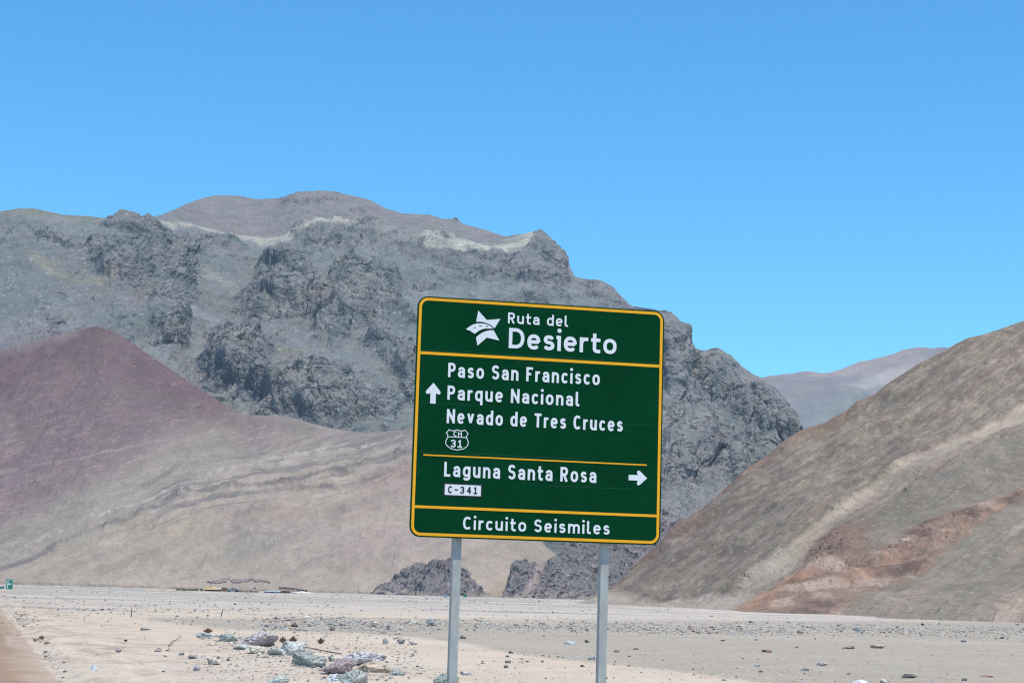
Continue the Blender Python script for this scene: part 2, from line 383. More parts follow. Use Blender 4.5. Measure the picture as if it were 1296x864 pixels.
def col_B(P, px, py):
    n = fbm(P / 160, 4, 2); n2 = fbm(P / 50, 4, 12); n3 = fbm(P / 420, 3, 22); x, y = px + 12 * n2, py + 9 * n
    c = np.tile(np.array([.160, .166, .162]), (len(px), 1))
    c = mixc(c, (.165, .145, .143), sm(.05, .5, n + .3 * n2) * .6)
    c = mixc(c, (.125, .142, .135), sm(.0, .45, n3) * .6)
    m, _d = crag_mask(P, px, py)
    c = mixc(c, (.215, .196, .182), m * sm(-.35, .3, n2) * .8)
    c = mixc(c, (.205, .215, .208), (1 - sm(0, .35, m)) * sm(-.3, .4, n + n3) * .6)
    b2 = yat(px, [(a, b) for a, b, _ in RB2])
    c = mixc(c, (.205, .182, .172), sm(-2, 10, b2 - py + 4 * n2) * sm(185, 240, px) * sm(760, 640, px) * .9)   # bare brown summit
    c = mixc(c, (.19, .185, .145), sm(14, 2, py - yat(px, [(a, b) for a, b, _ in RB]) + 5 * n) * sm(180, 140, px) * .8)
    for pts, wd, cc, k in (([(205, 290), (250, 292), (290, 298), (330, 308), (360, 300), (400, 290), (450, 285)], 5, (.40, .37, .31), .9),
                           ([(540, 305), (580, 312), (620, 318), (650, 312), (668, 302)], 6.5, (.42, .40, .33), 1.0), ([(700, 302), (715, 330), (722, 350)], 5, (.36, .32, .29), .6),
                           ([(40, 328), (65, 338), (85, 355), (140, 364)], 7, (.24, .215, .16), .7), ([(250, 342), (300, 362)], 4, (.3, .29, .25), .5), ([(240, 395), (275, 410)], 4, (.34, .33, .32), .4),
                           ([(485, 300), (520, 305), (560, 310)], 9, (.27, .25, .23), .5), ([(290, 425), (315, 428)], 4, (.27, .24, .18), .6), ([(350, 450), (382, 452)], 4, (.27, .24, .18), .5), ([(430, 440), (500, 440)], 10, (.20, .20, .20), .5)):
        c = mixc(c, cc, sm(wd * 1.5, wd * .2, segd(x, y, pts) + 5 * n2) * k * sm(-.8, -.15, n2 + .25 * n))
    c = mixc(c, (.185, .165, .170), sm(395, 425, y) * sm(140, 60, px) * .9)
    c = mixc(c, (.212, .192, .182), sm(780, 860, px) * .75 * sm(-.5, .3, n + n3))
    c = mixc(c, (.26, .24, .235), sm(.2, .45, fbm(P / 24, 3, 77)) * m * .5)
    return np.concatenate([c * .87 * np.array([.965, 1.0, .985]) * (1 + .12 * n2)[:, None], np.clip(.14 + m * (.75 + .6 * n), 0, 1)[:, None]], 1)
loft('mountain', M_rock, uspan(-24, 1112, 1.45, -1500, 1112), [RB0, RB1, RB2, RB], crag_B, col_B, step=1.35, zfoot=-20, zb=-20, jag=1)

# ---- the red and beige scree slope on the left
RC = [(-1500, 705, 2500), (-500, 560, 2500), (-200, 500, 2450), (0, 443, 2400), (60, 426, 2400), (100, 417, 2400), (122, 413, 2400), (145, 420, 2400), (165, 433, 2400), (200, 457, 2380), (250, 491, 2350), (290, 515, 2330), (312, 525, 2320), (345, 526, 2300), (372, 529, 2290),
      (420, 542, 2260), (460, 548, 2240), (500, 545, 2230), (540, 541, 2200), (580, 570, 2120), (620, 600, 2050), (650, 640, 1980), (690, 690, 1900), (730, 725, 1830), (770, 745, 1790), (800, 753, 1780)]
RCm = [(-1500, 709, 1950), (-500, 680, 1950), (0, 640, 1950), (200, 640, 1920), (350, 640, 1900), (520, 640, 1900), (600, 670, 1880), (690, 715, 1830), (800, 755, 1770)]
RC0 = [(-1500, 716, 1700), (-500, 728, 1700), (0, 735.5, 1700), (200, 742, 1700), (400, 748, 1700), (600, 754, 1700), (800, 758, 1740)]
L1 = [(0, 721), (50, 703), (102, 678), (163, 656), (229, 624), (286, 616), (368, 611), (450, 592), (527, 570)]
L2 = [(200, 642), (229, 638), (286, 628), (347, 623), (450, 611), (527, 594)]
L3 = [(40, 690), (102, 657), (170, 636), (225, 615), (286, 592), (368, 578), (450, 566), (527, 554)]
L4 = [(-40, 605), (20, 592), (82, 584), (135, 570), (204, 556), (245, 546)]
def crag_C(P, px, py):
    x, y = warp(px, py, P, 60, 4); d = 7 * fbm(P / 150, 4, 3) + 1.4 * fbm(P / 14, 3, 5)
    n = sm(-.25, .35, fbm(P / 35, 3, 6))
    for pts, a in ((L1, 3.5), (L2, 2.5)):
        yy = yat(px, pts); k = sm(pts[0][0] - 10, pts[0][0] + 40, px)
        d += k * a * n * sm(-4, 1, y - yy) * (1 - sm(1, 14, y - yy)) 
        d += k * 4.5 * n * (1 - sm(3, 9, np.abs(y - yy))) * bulge(P * np.array([1, .4, 1]) / 9, 7)
    d += 2.2 * ridged(np.stack([P[:, 0] / 30, P[:, 1] / 300, P[:, 2] / 140], 1), 3, 15)
    return d * (.2 + .8 * sm(0, 22, py - yat(px, [(a, b) for a, b, _ in RC])))
def col_C(P, px, py):
    P = P * np.array([1, .4, 1]); Ly = yat(px, L1)
    lay = fbm(np.stack([px / 70, (py - Ly) / 3.2, px * 0], 1), 4, 83); near = sm(46, 22, np.abs(py - Ly + 6)) * sm(60, 200, px)
    lay2 = fbm(np.stack([(px * .96 - py * .28) / 15, (py * .96 + px * .22) / 2.3, px * 0], 1), 4, 84)
    n = fbm(P / 120, 4, 2); n2 = fbm(P / 25, 4, 12); n3 = fbm(P / 300, 3, 9)
    st = fbm(np.stack([(P[:, 0] * .8 + P[:, 2] * 1.0) / 150, P[:, 1] / 200, (P[:, 2] * 1.2 - P[:, 0] * .75) / 14], 1), 4, 33)   # thin layering
    x, y = px + 9 * n2, py + 9 * n
    c = np.tile(np.array([.295, .236, .190]), (len(px), 1))
    edge = yat(px, [(-100, 715), (0, 690), (100, 640), (180, 600), (250, 560), (330, 524), (420, 500)])
    pur = sm(45, -60, y - edge)
    c = mixc(c, (.178, .130, .130), pur)
    c = mixc(c, (.142, .086, .090), sm(70, 5, y - yat(px, [(-200, 520), (0, 470), (60, 440), (120, 425), (200, 470), (300, 530)]) ) * .85)
    c = mixc(c, (.24, .165, .155), sm(.15, .5, n2 + .3 * n) * pur * .4)
    c = mixc(c, (.150, .10, .105), sm(.05, .45, n3 + .2 * n) * pur * .45)
    c = mixc(c, (.225, .20, .168), sm(60, 20, np.abs(y - yat(px, [(0, 700), (200, 610), (300, 560), (380, 545), (520, 565)]))) * sm(-.2, .3, n3 + .3) * .55)
    for cx, cy, rx, ry, rot, cc, k in ((330, 655, 70, 22, -10, (.27, .18, .16), .4), (455, 640, 85, 22, -18, (.26, .19, .16), .5), (500, 600, 50, 18, -15, (.29, .19, .16), .6), (235, 668, 60, 18, -12, (.32, .255, .185), .6), (410, 632, 60, 8, -14, (.34, .27, .20), .55), (300, 690, 70, 30, -20, (.235, .21, .17), .5),
                                     (400, 690, 80, 34, 0, (.28, .225, .20), .4), (480, 690, 60, 30, -25, (.29, .20, .185), .35), (560, 700, 90, 50, 0, (.30, .235, .205), .5)):
        c = mixc(c, cc, sm(1.25, .45, ell(x, y, cx, cy, rx, ry, rot)) * k)
    c = mixc(c, (.205, .18, .155), sm(.05, .45, st) * .35 * (1 - pur * .8)); c = mixc(c, (.36, .30, .26), sm(.12, .5, -st) * .25 * (1 - pur))
    c = mixc(c, (.12, .105, .105), sm(6, 1, np.abs(py + 3 * n2 - yat(px, L1) - 1)) * sm(-.5, .1, n2) * .85)
    c = mixc(c, (.13, .11, .11), sm(5, 1, np.abs(py + 3 * n2 - yat(px, L2))) * sm(190, 230, px) * sm(-.4, .15, n2) * .8)
    c = mixc(c, (.40, .37, .35), sm(4, 1, np.abs(py + 4 * n2 - yat(px, L3))) * sm(.05, .3, fbm(P / 5, 3, 44)) * .6)
    c = mixc(c, (.27, .23, .22), sm(2.4, .6, np.abs(py + 2.5 * n2 - yat(px, L4))) * sm(240, 200, px) * sm(-.2, .3, n) * .6)
    for k in range(5):
        yl = yat(px, [(-50, 560 + 34 * k), (60, 548 + 30 * k), (160, 505 + 28 * k), (260, 470 + 26 * k)])
        c = mixc(c, (.37, .27, .26), sm(3.4, .6, np.abs(py + 12 * n2 - yl)) * sm(.2, .5, fbm(P / 9, 3, 50 + k)) * pur * .35)
    c = mixc(c, (.165, .145, .135), near * sm(.16, .36, lay) * .8); c = mixc(c, (.34, .30, .26), near * sm(.2, .5, -lay) * .3)
    c = mixc(c, (.30, .225, .21), sm(.25, .5, lay2 + .25 * n3) * pur * sm(480, 540, py) * .35); c = mixc(c, (.34, .30, .26), sm(.2, .5, lay2) * (1 - pur) * .35)
    c = mixc(c, (.345, .278, .228), sm(712, 742, y) * .6)
    c = mixc(c, (.235, .19, .18), sm(16, -2, py + 5 * n - yat(px, [(a, b) for a, b, _ in RC])) * sm(125, 80, px) * .9)
    c = mixc(c, (.24, .195, .17), sm(7, 1, py - yat(px, [(a, b) for a, b, _ in RC])) * sm(300, 330, px) * .5)
    return c * (.93 - .13 * sm(600, 500, y) * pur)[:, None] * np.array([.965, .985, .96])
SCREE = loft('scree_slope', M_scree, uspan(-20, 800, 1.6, -1500, 801), [RC0, RCm, RC], crag_C, col_C, step=1.6, smooth=True, zfoot=-12, zb=-14, back=.9)

# ---- dark outcrops at its foot
def crag_D(P, px, py):
    q = P + 5 * np.stack([vn(P / 18, 21), vn(P / 18, 22), vn(P / 18, 23)], 1)
    c, s = math.cos(R(40)), math.sin(R(40)); qd = np.stack([q[:, 0] * c + q[:, 2] * s, q[:, 1], (-q[:, 0] * s + q[:, 2] * c) * 1.8], 1)
    qd = qd * np.array([.8, .4, .9]); return 5 * bulge(qd / 22, 1) + 2.4 * bulge(qd / 10, 2) + 1.0 * bulge(qd / 4.2, 3) + 1.6 * blocks(qd / 12, 5, .8) + .7 * blocks(qd / 5, 4, .8) + 2 * ridged(q / 30, 3, 4) - 5
def col_D(P, px, py):
    n = fbm(P / 40, 4, 2); c = np.tile(np.array([.155, .142, .138]), (len(px), 1))
    c = mixc(c, (.175, .16, .155), sm(0, .5, n)); c = mixc(c, (.27, .225, .19), sm(6, 1, yat(px, [(458, 752), (930, 758)]) - py + 4 * n) * .8); c = mixc(c, (.19, .15, .14), sm(.1, .5, fbm(P / 14, 3, 6)) * .5)
    gul = sm(7, 2, segd(px + 3 * n, py, [(690, 700), (682, 720), (668, 750)])); return mixc(c, (.29, .235, .205), gul * .9)
loft('rock_outcrop', M_rock, np.arange(458, 618, 1.2), [[(458, 753, 1560), (540, 754, 1480), (618, 757, 1540)], [(458, 752, 1600), (475, 742, 1590), (495, 731, 1590), (520, 716, 1590), (545, 707, 1590), (560, 704, 1590), (575, 707, 1590), (590, 717, 1590), (600, 733, 1590), (609, 742, 1590), (618, 757, 1600)]], crag_D, col_D, step=1.1, zfoot=-12)
loft('rock_outcrop', M_rock, np.arange(636, 930, 1.3), [[(636, 757, 1640), (800, 762, 1640), (930, 766, 1700)], [(636, 756, 1720), (641, 738, 1720), (645, 716, 1720), (655, 706, 1730), (670, 706, 1750), (686, 716, 1760), (700, 704, 1780), (720, 690, 1800), (760, 668, 1850), (800, 650, 1900), (840, 645, 1950), (880, 665, 1900), (930, 740, 1800)]], crag_D, col_D, step=1.2, zfoot=-12)

# ---- the near hill on the right
RE = [(728, 764, 700), (745, 757, 705), (760, 750, 710), (785, 735, 712), (800, 718, 715), (815, 704, 718), (832, 691, 720), (850, 668, 722), (870, 655, 724), (890, 643, 726), (905, 630, 730), (925, 612, 733), (940, 596, 736), (960, 583, 740), (975, 573, 743), (990, 559, 746), (1010, 546, 750), (1025, 540, 752),
      (1045, 534, 754), (1055, 527, 756), (1070, 520, 758), (1085, 507, 760), (1105, 500, 762), (1125, 484, 764), (1145, 471, 766), (1165, 459, 770), (1190, 447, 774), (1205, 438, 778), (1225, 428, 784), (1240, 425, 788), (1262, 418, 792), (1296, 406, 800), (1400, 380, 820), (1500, 400, 850), (1700, 520, 900), (2600, 815, 900)]
RE0 = [(728, 765, 640), (800, 766.5, 560), (850, 769, 500), (900, 772, 440), (935, 775.5, 395), (1000, 779, 345), (1100, 783, 300), (1200, 787, 262), (1296, 791, 245), (1500, 800, 215), (1700, 812, 190), (2600, 830, 170)]
REa = [(728, 764.5, 670), (780, 757, 640), (850, 752, 590), (920, 744, 530), (960, 742, 490), (1000, 740, 455), (1100, 742, 410), (1200, 745, 375), (1296, 745, 350), (1500, 745, 320), (1700, 750, 300)]
CHU = [(900, 750), (919, 741), (956, 707), (998, 683), (1037, 656), (1069, 635), (1111, 607), (1137, 589), (1206, 550), (1296, 503), (1400, 440)]
CHL = [(900, 752), (980, 738), (1016, 712), (1051, 676), (1093, 648), (1160, 608), (1221, 575), (1296, 544), (1400, 490)]
SPU = [(935, 775), (965, 740), (990, 722), (1016, 709), (1045, 672), (1066, 661), (1090, 668), (1120, 660)]
ORA = [(935, 774), (985, 738), (1012, 712), (1060, 706), (1125, 688), (1171, 658), (1235, 632), (1296, 610), (1400, 560)]
ORL = [(935, 780), (1040, 781), (1086, 757), (1167, 718), (1215, 682), (1259, 650), (1296, 634), (1400, 590)]
def crag_E(P, px, py):
    x, y = warp(px, py, P, 22, 2.5); n = fbm(P / 18, 4, 6)
    fl = np.stack([(.846 * px - .533 * py) / 120, (.533 * px + .846 * py + 5 * n) / 11, P[:, 1] * 0], 1)
    yu, yl = yat(px, CHU), yat(px, CHL)
    chute = sm(-2, 5, y - yu) * sm(2, -5, y - yl)
    d = 5 * fbm(P / 60, 3, 3) + .3 * fbm(P / 6, 4, 5) + .5 * ridged(fl, 3, 15) - 1.6 * chute
    rk = sm(20, 4, py - yat(px, [(a, b) for a, b, _ in RE])) * .8
    rk = np.maximum(rk, sm(10, 2, np.abs(y - yu)) * sm(-.2, .3, n) * .55); rk = np.maximum(rk, sm(9, 2, np.abs(y - yl)) * sm(-.1, .3, n))
    rk = np.maximum(rk, 1 - sm(.6, 1.1, ell(x, y, 1052, 690, 40, 24, -20))); rk = np.maximum(rk, (1 - sm(.6, 1.1, ell(x, y, 1205, 668, 60, 9, -34))) * .9)
    rk = np.maximum(rk, sm(0, 6, y - yat(px, ORA)) * sm(0, 6, yat(px, ORL) - y) * sm(-.25, .3, n) * .8)
    rk = np.maximum(rk, (1 - sm(.6, 1.1, ell(x, y, 1285, 765, 30, 18, -30))) * .6)
    rk = np.maximum(rk, (1 - sm(.6, 1.1, ell(x, y, 1120, 535, 50, 14, -32))) * .5)
    rk = rk * sm(0, 42, yat(px, [(a, b) for a, b, _ in RE0]) - py - 8); q = P * np.array([1, .4, 1]) + 2 * np.stack([vn(P / 6, 21), vn(P / 6, 22), vn(P / 6, 23)], 1)
    d += rk * (.8 * blocks(q / 7, 1, .6) + .5 * blocks(q / 3, 2, .6) + .2 * blocks(q / 1.4, 3, .6) + .8 * rk + .7 * ridged(q / 5, 3, 8))
    foot = sm(0, 45, yat(px, [(a, b) for a, b, _ in RE0]) - py); sp = sm(0, 16, y - yat(px, SPU)) * sm(1240, 1040, px) * sm(930, 960, px); d += 1.0 * sp * foot
    d += .4 * foot * sm(0, 10, y - yat(px, ORA)) * sm(40, 10, y - yat(px, ORA))
    return d * (.12 + .88 * sm(0, 16, py - yat(px, [(a, b) for a, b, _ in RE])))
def col_E(P, px, py):
    P = P * np.array([1, .3, 1]); n = fbm(P / 26, 4, 2); n2 = fbm(P / 6, 4, 12); n3 = fbm(P / 80, 3, 9); x, y = px + 3 * n2, py + 3 * n2 + 2 * n
    fl = np.stack([(.846 * px - .533 * py) / 110, (.533 * px + .846 * py + 7 * n) / 13, P[:, 1] * 0], 1); st = fbm(fl, 4, 17)
    c = np.tile(np.array([.207, .173, .130]), (len(px), 1))
    c = mixc(c, (.172, .160, .124), sm(-.1, .5, st + .5 * n3) * .4)
    c = mixc(c, (.185, .130, .105), sm(.0, .5, fbm(fl * 1.3 + 4, 4, 27) + .3 * n) * .5)
    fl2 = fbm(np.stack([(.846 * px - .533 * py) / 22, (.533 * px + .846 * py + 2 * n) / 2.2, px * 0], 1), 4, 47); fl3 = fbm(np.stack([(.846 * px - .533 * py) / 8, (.533 * px + .846 * py) / 4, px * 0], 1), 3, 48)
    c = mixc(c, (.135, .112, .095), sm(.1, .42, fl2) * .6); c = mixc(c, (.30, .255, .21), sm(.14, .45, -fl2) * .5); c = mixc(c, (.15, .115, .10), sm(.2, .5, fl3) * .6); c = mixc(c, (.30, .25, .20), sm(.25, .5, -fl3) * .5)
    c = mixc(c, (.19, .125, .092), sm(17, 1, py - yat(px, [(a, b) for a, b, _ in RE]) + 10 * n2) * sm(1160, 1040, px) * .8)
    yu, yl = yat(px, CHU), yat(px, CHL)
    chute = sm(-2, 4, y - yu + 3 * n) * sm(2, -5, y - yl)
    c = mixc(c, (.335, .285, .222), chute * (.35 + .65 * sm(.62, .35, (y - yu) / np.maximum(yl - yu, 1))) * (.72 + .28 * sm(.3, -.3, st))); c = mixc(c, (.24, .20, .17), chute * sm(.1, .4, st) * .6)
    c = mixc(c, (.19, .14, .115), sm(5, 1, np.abs(y - yl + 4)) * sm(-.1, .3, n2) * .8); c = mixc(c, (.17, .13, .11), sm(4, 1, np.abs(y - (yu * .45 + yl * .55))) * sm(.05, .3, n2) * .7)
    below = sm(0, 8, y - yl)
    c = mixc(c, (.190, .170, .132), below * .8 * sm(-.6, .1, st + .35))
    c = mixc(c, (.19, .128, .098), (1 - sm(.6, 1.15, ell(x, y, 1056, 692, 62, 36, -28) + .3 * n)) * .85)
    yo, yb = yat(px, ORA), yat(px, ORL); bnd = sm(-8, 7, y - yo + 5 * n) * sm(-6, 7, yb - y + 4 * n)
    c = mixc(c, (.225, .155, .118), bnd * .9); c = mixc(c, (.30, .18, .115), bnd * sm(-.05, .35, fbm(fl * np.array([1, .8, 1]) + 7, 4, 71) + .3 * n2) * .85); c = mixc(c, (.36, .29, .235), bnd * sm(.05, .4, n2) * .6); c = mixc(c, (.14, .098, .08), bnd * sm(.1, .45, -n2 - .2 * n) * .8)
    c = mixc(c, (.31, .19, .12), sm(16, 3, segd(x, y, [(935, 776), (975, 745), (1000, 722)])) * .7)
    low = sm(-2, 8, y - yb); c = mixc(c, (.225, .190, .150), low * .9); c = mixc(c, (.19, .18, .14), low * sm(0, .4, st) * .6); c = mixc(c, (.25, .195, .162), low * sm(0, .4, -st) * .4)
    c = mixc(c, (.36, .31, .25), sm(5, 1, segd(x, y, [(1270, 680), (1330, 640)])) * .6); c = mixc(c, (.34, .28, .22), (1 - sm(.5, 1.1, ell(x, y, 1280, 768, 32, 16, -32))) * .6)
    apr = sm(-3, 3, py + 2 * n2 - yat(px, [(728, 757), (780, 756), (850, 751), (920, 742), (985, 741), (1000, 760)])) * sm(968, 940, px + .9 * (py - 745))
    c = mixc(c, (.31, .27, .222), apr)
    return c * np.array([.91, .88, .86]) * (1 + .18 * n2)[:, None]
loft('hill', M_hill, uspan(728, 1330, 1.5, 728, 2600), [RE0, REa, RE], crag_E, col_E, ksm=61, step=1.35, smooth=False, zfoot=-6, zb=-8, back=.7)

# ------------------------------------------------------------------ ground
EA = gp(np.array([72.]), np.array([864.]))[0]; EB = gp(np.array([0.]), np.array([768.]))[0]
rd = (EB - EA)[:2]; rd /= np.linalg.norm(rd); rn = np.array([rd[1], -rd[0]])      # rn points to the right of the road
def road_s(X, Y):
    return (X - EA[0]) * rn[0] + (Y - EA[1]) * rn[1]
HEAP = gp(np.array([275, 330, 390, 440, 490.]), np.array([812, 826, 845, 858, 866.]))
def gz(X, Y, full=True):
    X = np.asarray(X, float).ravel(); Y = np.asarray(Y, float).ravel()
    z = -SLOPE * np.clip(Y, 0, 2200)
    p = np.stack([X, Y, X * 0], 1); s = road_s(X, Y)
    r = np.hypot(X, Y); fade = np.clip(1.6 - r / 900, 0.0, 1)
    e = s + .5 * vn(p / 1.7, 5)
    off = sm(0.2, 2.2, s) + sm(-9.5, -11.5, s); crumb = sm(0, .6, s) * sm(5.5, 2, s) * (r < 220)
    d = .10 * fbm(p / 14, 4, 3) + .05 * fbm(p / 2.2, 4, 7) + .018 * fbm(p / .5, 2, 8) + .25 * fbm(p / 90, 3, 13) * sm(60, 200, r)
    d = d + 0
    berm = crumb * (.10 * np.abs(fbm(p / .9, 3, 27)) + .05 * blocks(p / .35, 28, .8) * sm(0, .3, vn(p / 1.3, 29))) + np.exp(-((e - 1.0) / .55) ** 2) * .13 + np.exp(-((e - 2.3) / .5) ** 2) * .08
    d = d * off + berm * (0.6 + .8 * vn(p / 1.1, 17)) * sm(.25, .9, s)
    d = d + np.where(s < -9, np.exp(-((s + 10.6) / .7) ** 2) * .15, 0)
    hp = segd(X, Y, [tuple(h[:2]) for h in HEAP]); d = d + .16 * np.exp(-(hp / 2.2) ** 2)
    return z + d * fade

def ground_colour(P, px, py):
    hor = 748 + .026 * (px - 648); dy = py - hor
    X, Y = P[:, 0], P[:, 1]; p = np.stack([X, Y, X * 0], 1); s = road_s(X, Y)
    # wash streaks run across the view
    st = fbm(np.stack([X / 26, Y / 9, X * 0], 1), 4, 4); st2 = fbm(np.stack([X / 90, Y / 40, X * 0], 1), 4, 6); n = fbm(p / 3, 4, 8)
    n = n * sm(400, 120, Y); y = py + 2.2 * st + 2.5 * st2
    sand = np.array([.465, .378, .285]); grey = np.array([.33, .288, .228])
    c = np.tile(sand, (len(px), 1))
    far = sm(37, 24, dy + 3 * st); c = mixc(c, grey * .93, far * .85)
    c = mixc(c, (.47, .43, .37), sm(.05, .35, st2 + .3 * st) * far * .8); c = mixc(c, (.31, .29, .255), sm(.1, .4, -st2 + .3 * st) * far * .7)
    c = mixc(c, (.43, .375, .31), sm(17, 21, dy + 2 * st) * sm(34, 28, dy + 2 * st) * .85)
    wash = fbm(np.stack([X / 16, np.log(np.maximum(Y, 5)) * 42, X * 0], 1), 4, 55); wash2 = fbm(np.stack([X / 40, np.log(np.maximum(Y, 5)) * 16 + 3, X * 0], 1), 4, 56); wf = sm(60, 30, dy) * sm(-.35, .25, fbm(np.stack([X / 22, np.log(np.maximum(Y, 5)) * 9, X * 0], 1), 4, 57))
    c = mixc(c, (.245, .232, .212), sm(.02, .38, wash2 + .4 * wash) * wf * .75); c = mixc(c, (.52, .455, .365), sm(.12, .4, -wash2 + .5 * wash) * wf * .7)
    c = mixc(c, (.235, .225, .21), sm(.15, .42, wash) * wf * sm(700, 200, px) * .6)
    g = sm(-2, 3, y - yat(px, [(0, 2000), (120, 800), (190, 780), (400, 783), (560, 784), (1296, 786)])) * sm(3, -2, y - yat(px, [(0, 700), (190, 785), (300, 795), (480, 800), (600, 815), (700, 832), (830, 845), (960, 862), (1100, 890), (1296, 900)]))
    c = mixc(c, grey * .93, g * .9)
    c = mixc(c, (.40, .345, .28), g * sm(.1, .45, st2) * .4)
    c = mixc(c, (.48, .42, .34), sm(.15, .5, st) * (1 - g) * (1 - far) * .5)
    c = mixc(c, (.31, .245, .185), sm(5.5, .5, np.abs(s - 2) + 1.6 * n) * sm(-.1, .3, fbm(p / .9, 4, 37)) * .75)
    fg = sm(95, 112, dy + 8 * st) * sm(560, 200, px); c = mixc(c, (.42, .35, .28), fg * .5)
    c = mixc(c, (.38, .31, .245), sm(-8, -14, s) * .6)
    return c * (1 + .05 * n)[:, None]

th = np.concatenate([np.linspace(-math.pi, -.50, 60, endpoint=False), np.linspace(-.50, -.30, 30, endpoint=False), np.linspace(-.30, .30, 780, endpoint=False), np.linspace(.30, .50, 30, endpoint=False), np.linspace(.5, math.pi, 60, endpoint=False)])
dys = np.concatenate([np.arange(125, 6.2, -.42)]); rv = 2300 * EYE / (dys - 4.6 * 1); rv = rv[(rv > 0) & (rv < 2600)]
rr = np.concatenate([[.4, 1, 2, 3.5], np.linspace(5, rv[0] * .98, 46), rv, [3000, 4000, 6000, 9000, 14000, 22000, 34000]])
TH, RR = np.meshgrid(th, rr); X, Y = (RR * np.sin(TH)).ravel(), (RR * np.cos(TH)).ravel()
Z = gz(X, Y); P = np.stack([X, Y, Z], 1); px, py = proj(P); px = np.where(Y > 1, px, 5000); py = np.where(Y > 1, py, 900)
gcol = ground_colour(P, np.clip(px, -3000, 4000), np.clip(py, 700, 1500))
g = fast_mesh('ground', P, grid_faces(len(th), len(rr), True)[:, ::-1], M_ground, gcol, True); tag(g, kind='structure')

# the dirt road: a sheet on the ground
ls = np.concatenate([np.linspace(-120, 0, 90, endpoint=False), np.linspace(0, 200, 420, endpoint=False), np.linspace(200, 900, 160)]); ws = np.linspace(-9.9, 0.25, 58)
LS, WS = np.meshgrid(ls, ws); LS = LS.ravel(); WS = WS.ravel()
wob = np.where(WS > -.4, .8 * fbm(np.stack([LS / 2.6, LS * 0, LS * 0], 1), 4, 3, .65), 0)
X = EA[0] + rd[0] * LS + rn[0] * (WS + wob); Y = EA[1] + rd[1] * LS + rn[1] * (WS + wob)
p = np.stack([X, Y, X * 0], 1); q = np.stack([LS / 30, WS / .5, X * 0], 1)
Z = -SLOPE * np.clip(Y, 0, 2200) + .03 + .012 * fbm(p / .8, 3, 3) + .02 * fbm(q, 3, 5) - .035 * sm(-.35, .2, WS + wob)
Z = np.maximum(Z, gz(X, Y) + .006 - .05 * sm(-.2, .2, WS))
rc = np.tile(np.array([.26, .185, .128]), (len(X), 1))
tr = fbm(q, 4, 9); rc = mixc(rc, (.37, .295, .225), sm(0, .4, tr) * .7); rc = mixc(rc, (.28, .185, .12), sm(.0, .4, -tr) * .7)
rc = mixc(rc, (.38, .30, .225), sm(-.9, -.0, WS + wob + .9 * fbm(p / 1.2, 3, 3)) * .7)
ro = fast_mesh('road', np.stack([X, Y, Z], 1), grid_faces(len(ls), len(ws))[:, ::-1], M_road, rc, True); tag(ro, kind='structure')

# ------------------------------------------------------------------ stones
def ico(sub):
    bm = bmesh.new(); bmesh.ops.create_icosphere(bm, subdivisions=sub, radius=1); bm.verts.ensure_lookup_table()
    V = np.array([v.co[:] for v in bm.verts]); F = np.array([[v.index for v in f.verts] for f in bm.faces]); bm.free(); return V, F
ICO = {k: ico(k) for k in (1, 2, 3, 4)}
def rock_shape(sub, rng, planes=10, rough=.10):
    V, F = ICO[sub]; n = rng.normal(size=(planes, 3)) * np.array([1, 1, .75]); n /= np.linalg.norm(n, axis=1, keepdims=True)
    h = rng.uniform(.45, 1.0, planes); d = V @ n.T; r = np.where(d > .05, h / np.maximum(d, .05), 9).min(1); r = np.minimum(r, 1.15)
    Q = V * r[:, None]; o_ = rng.uniform(0, 50); r = r * (1 + rough * 1.2 * fbm(Q * 2.2 + o_, 3, 4) + (rough * 1.7 * blocks(Q * 2.3 + o_, 6, .8) + rough * .8 * blocks(Q * 5 + o_, 7, .8) if sub > 2 else 0) + rough * .5 * fbm(Q * 7 + 9, 2, 5))
    return V * r[:, None], F

STC = dict(grey=(.27, .27, .26), teal=(.37, .39, .365), green=(.26, .28, .255), mauve=(.33, .30, .30), purple=(.27, .21, .21), tan=(.42, .34, .26), cream=(.50, .45, .37), white=(.55, .56, .58), dark=(.11, .10, .10), brown=(.20, .13, .10), lilac=(.40, .375, .38), blue=(.28, .30, .325), red=(.25, .14, .11))
rng = np.random.default_rng(11)
def stone(px, by, wpx, hpx, kind, label=None, sub=3, rz=None, group=None, sink=.4, depth=None, mesh=None):
    b = gp(np.array([float(px)]), np.array([float(by)]))[0]
    sc = b[1] / FPX; f_ = 1.22 if wpx > 15 else 1.1; wd, hg = wpx * sc * f_, hpx * sc * (f_ - .06)
    z = gz(b[0], b[1])[0]
    if mesh is None:
        V, F = rock_shape(sub, rng); V = V / np.abs(V).max(0)
        base = np.array(STC[kind]) * 1.15; n = fbm(V * 1.6 + rng.uniform(0, 90), 4, 3)
        col = np.tile(base, (len(V), 1)) * (1 + .22 * n)[:, None]; col = mixc(col, (.42, .37, .31), sm(.0, .5, fbm(V * 1.2 + 40, 3, 8)) * .35)
        col = mixc(col, base * .45, sm(.1, .5, fbm(V * 3 + 70, 3, 5)) * .5); mesh_o = fast_mesh('boulder' if wpx > 14 else 'stone', V * np.array([wd / 2, (depth or wd * .75) / 2, hg / 2 / (1 - sink / 2)]), F, M_stone, col, False); o = mesh_o
    else:
        o = bpy.data.objects.new('stone', mesh); C.objects.link(o); o.scale = (wd / 2, wd * .4, hg / 2)
    o.location = (b[0], b[1] + (wd * .3), z + hg / 2 * (1 - sink) - hg * .02)
    o.rotation_euler = (random.uniform(-.12, .12), random.uniform(-.12, .12), random.uniform(-.5, .5) if rz is None else rz)
    tag(o, label, 'boulder' if (wpx > 14 and mesh is None) else 'stone', group); return o

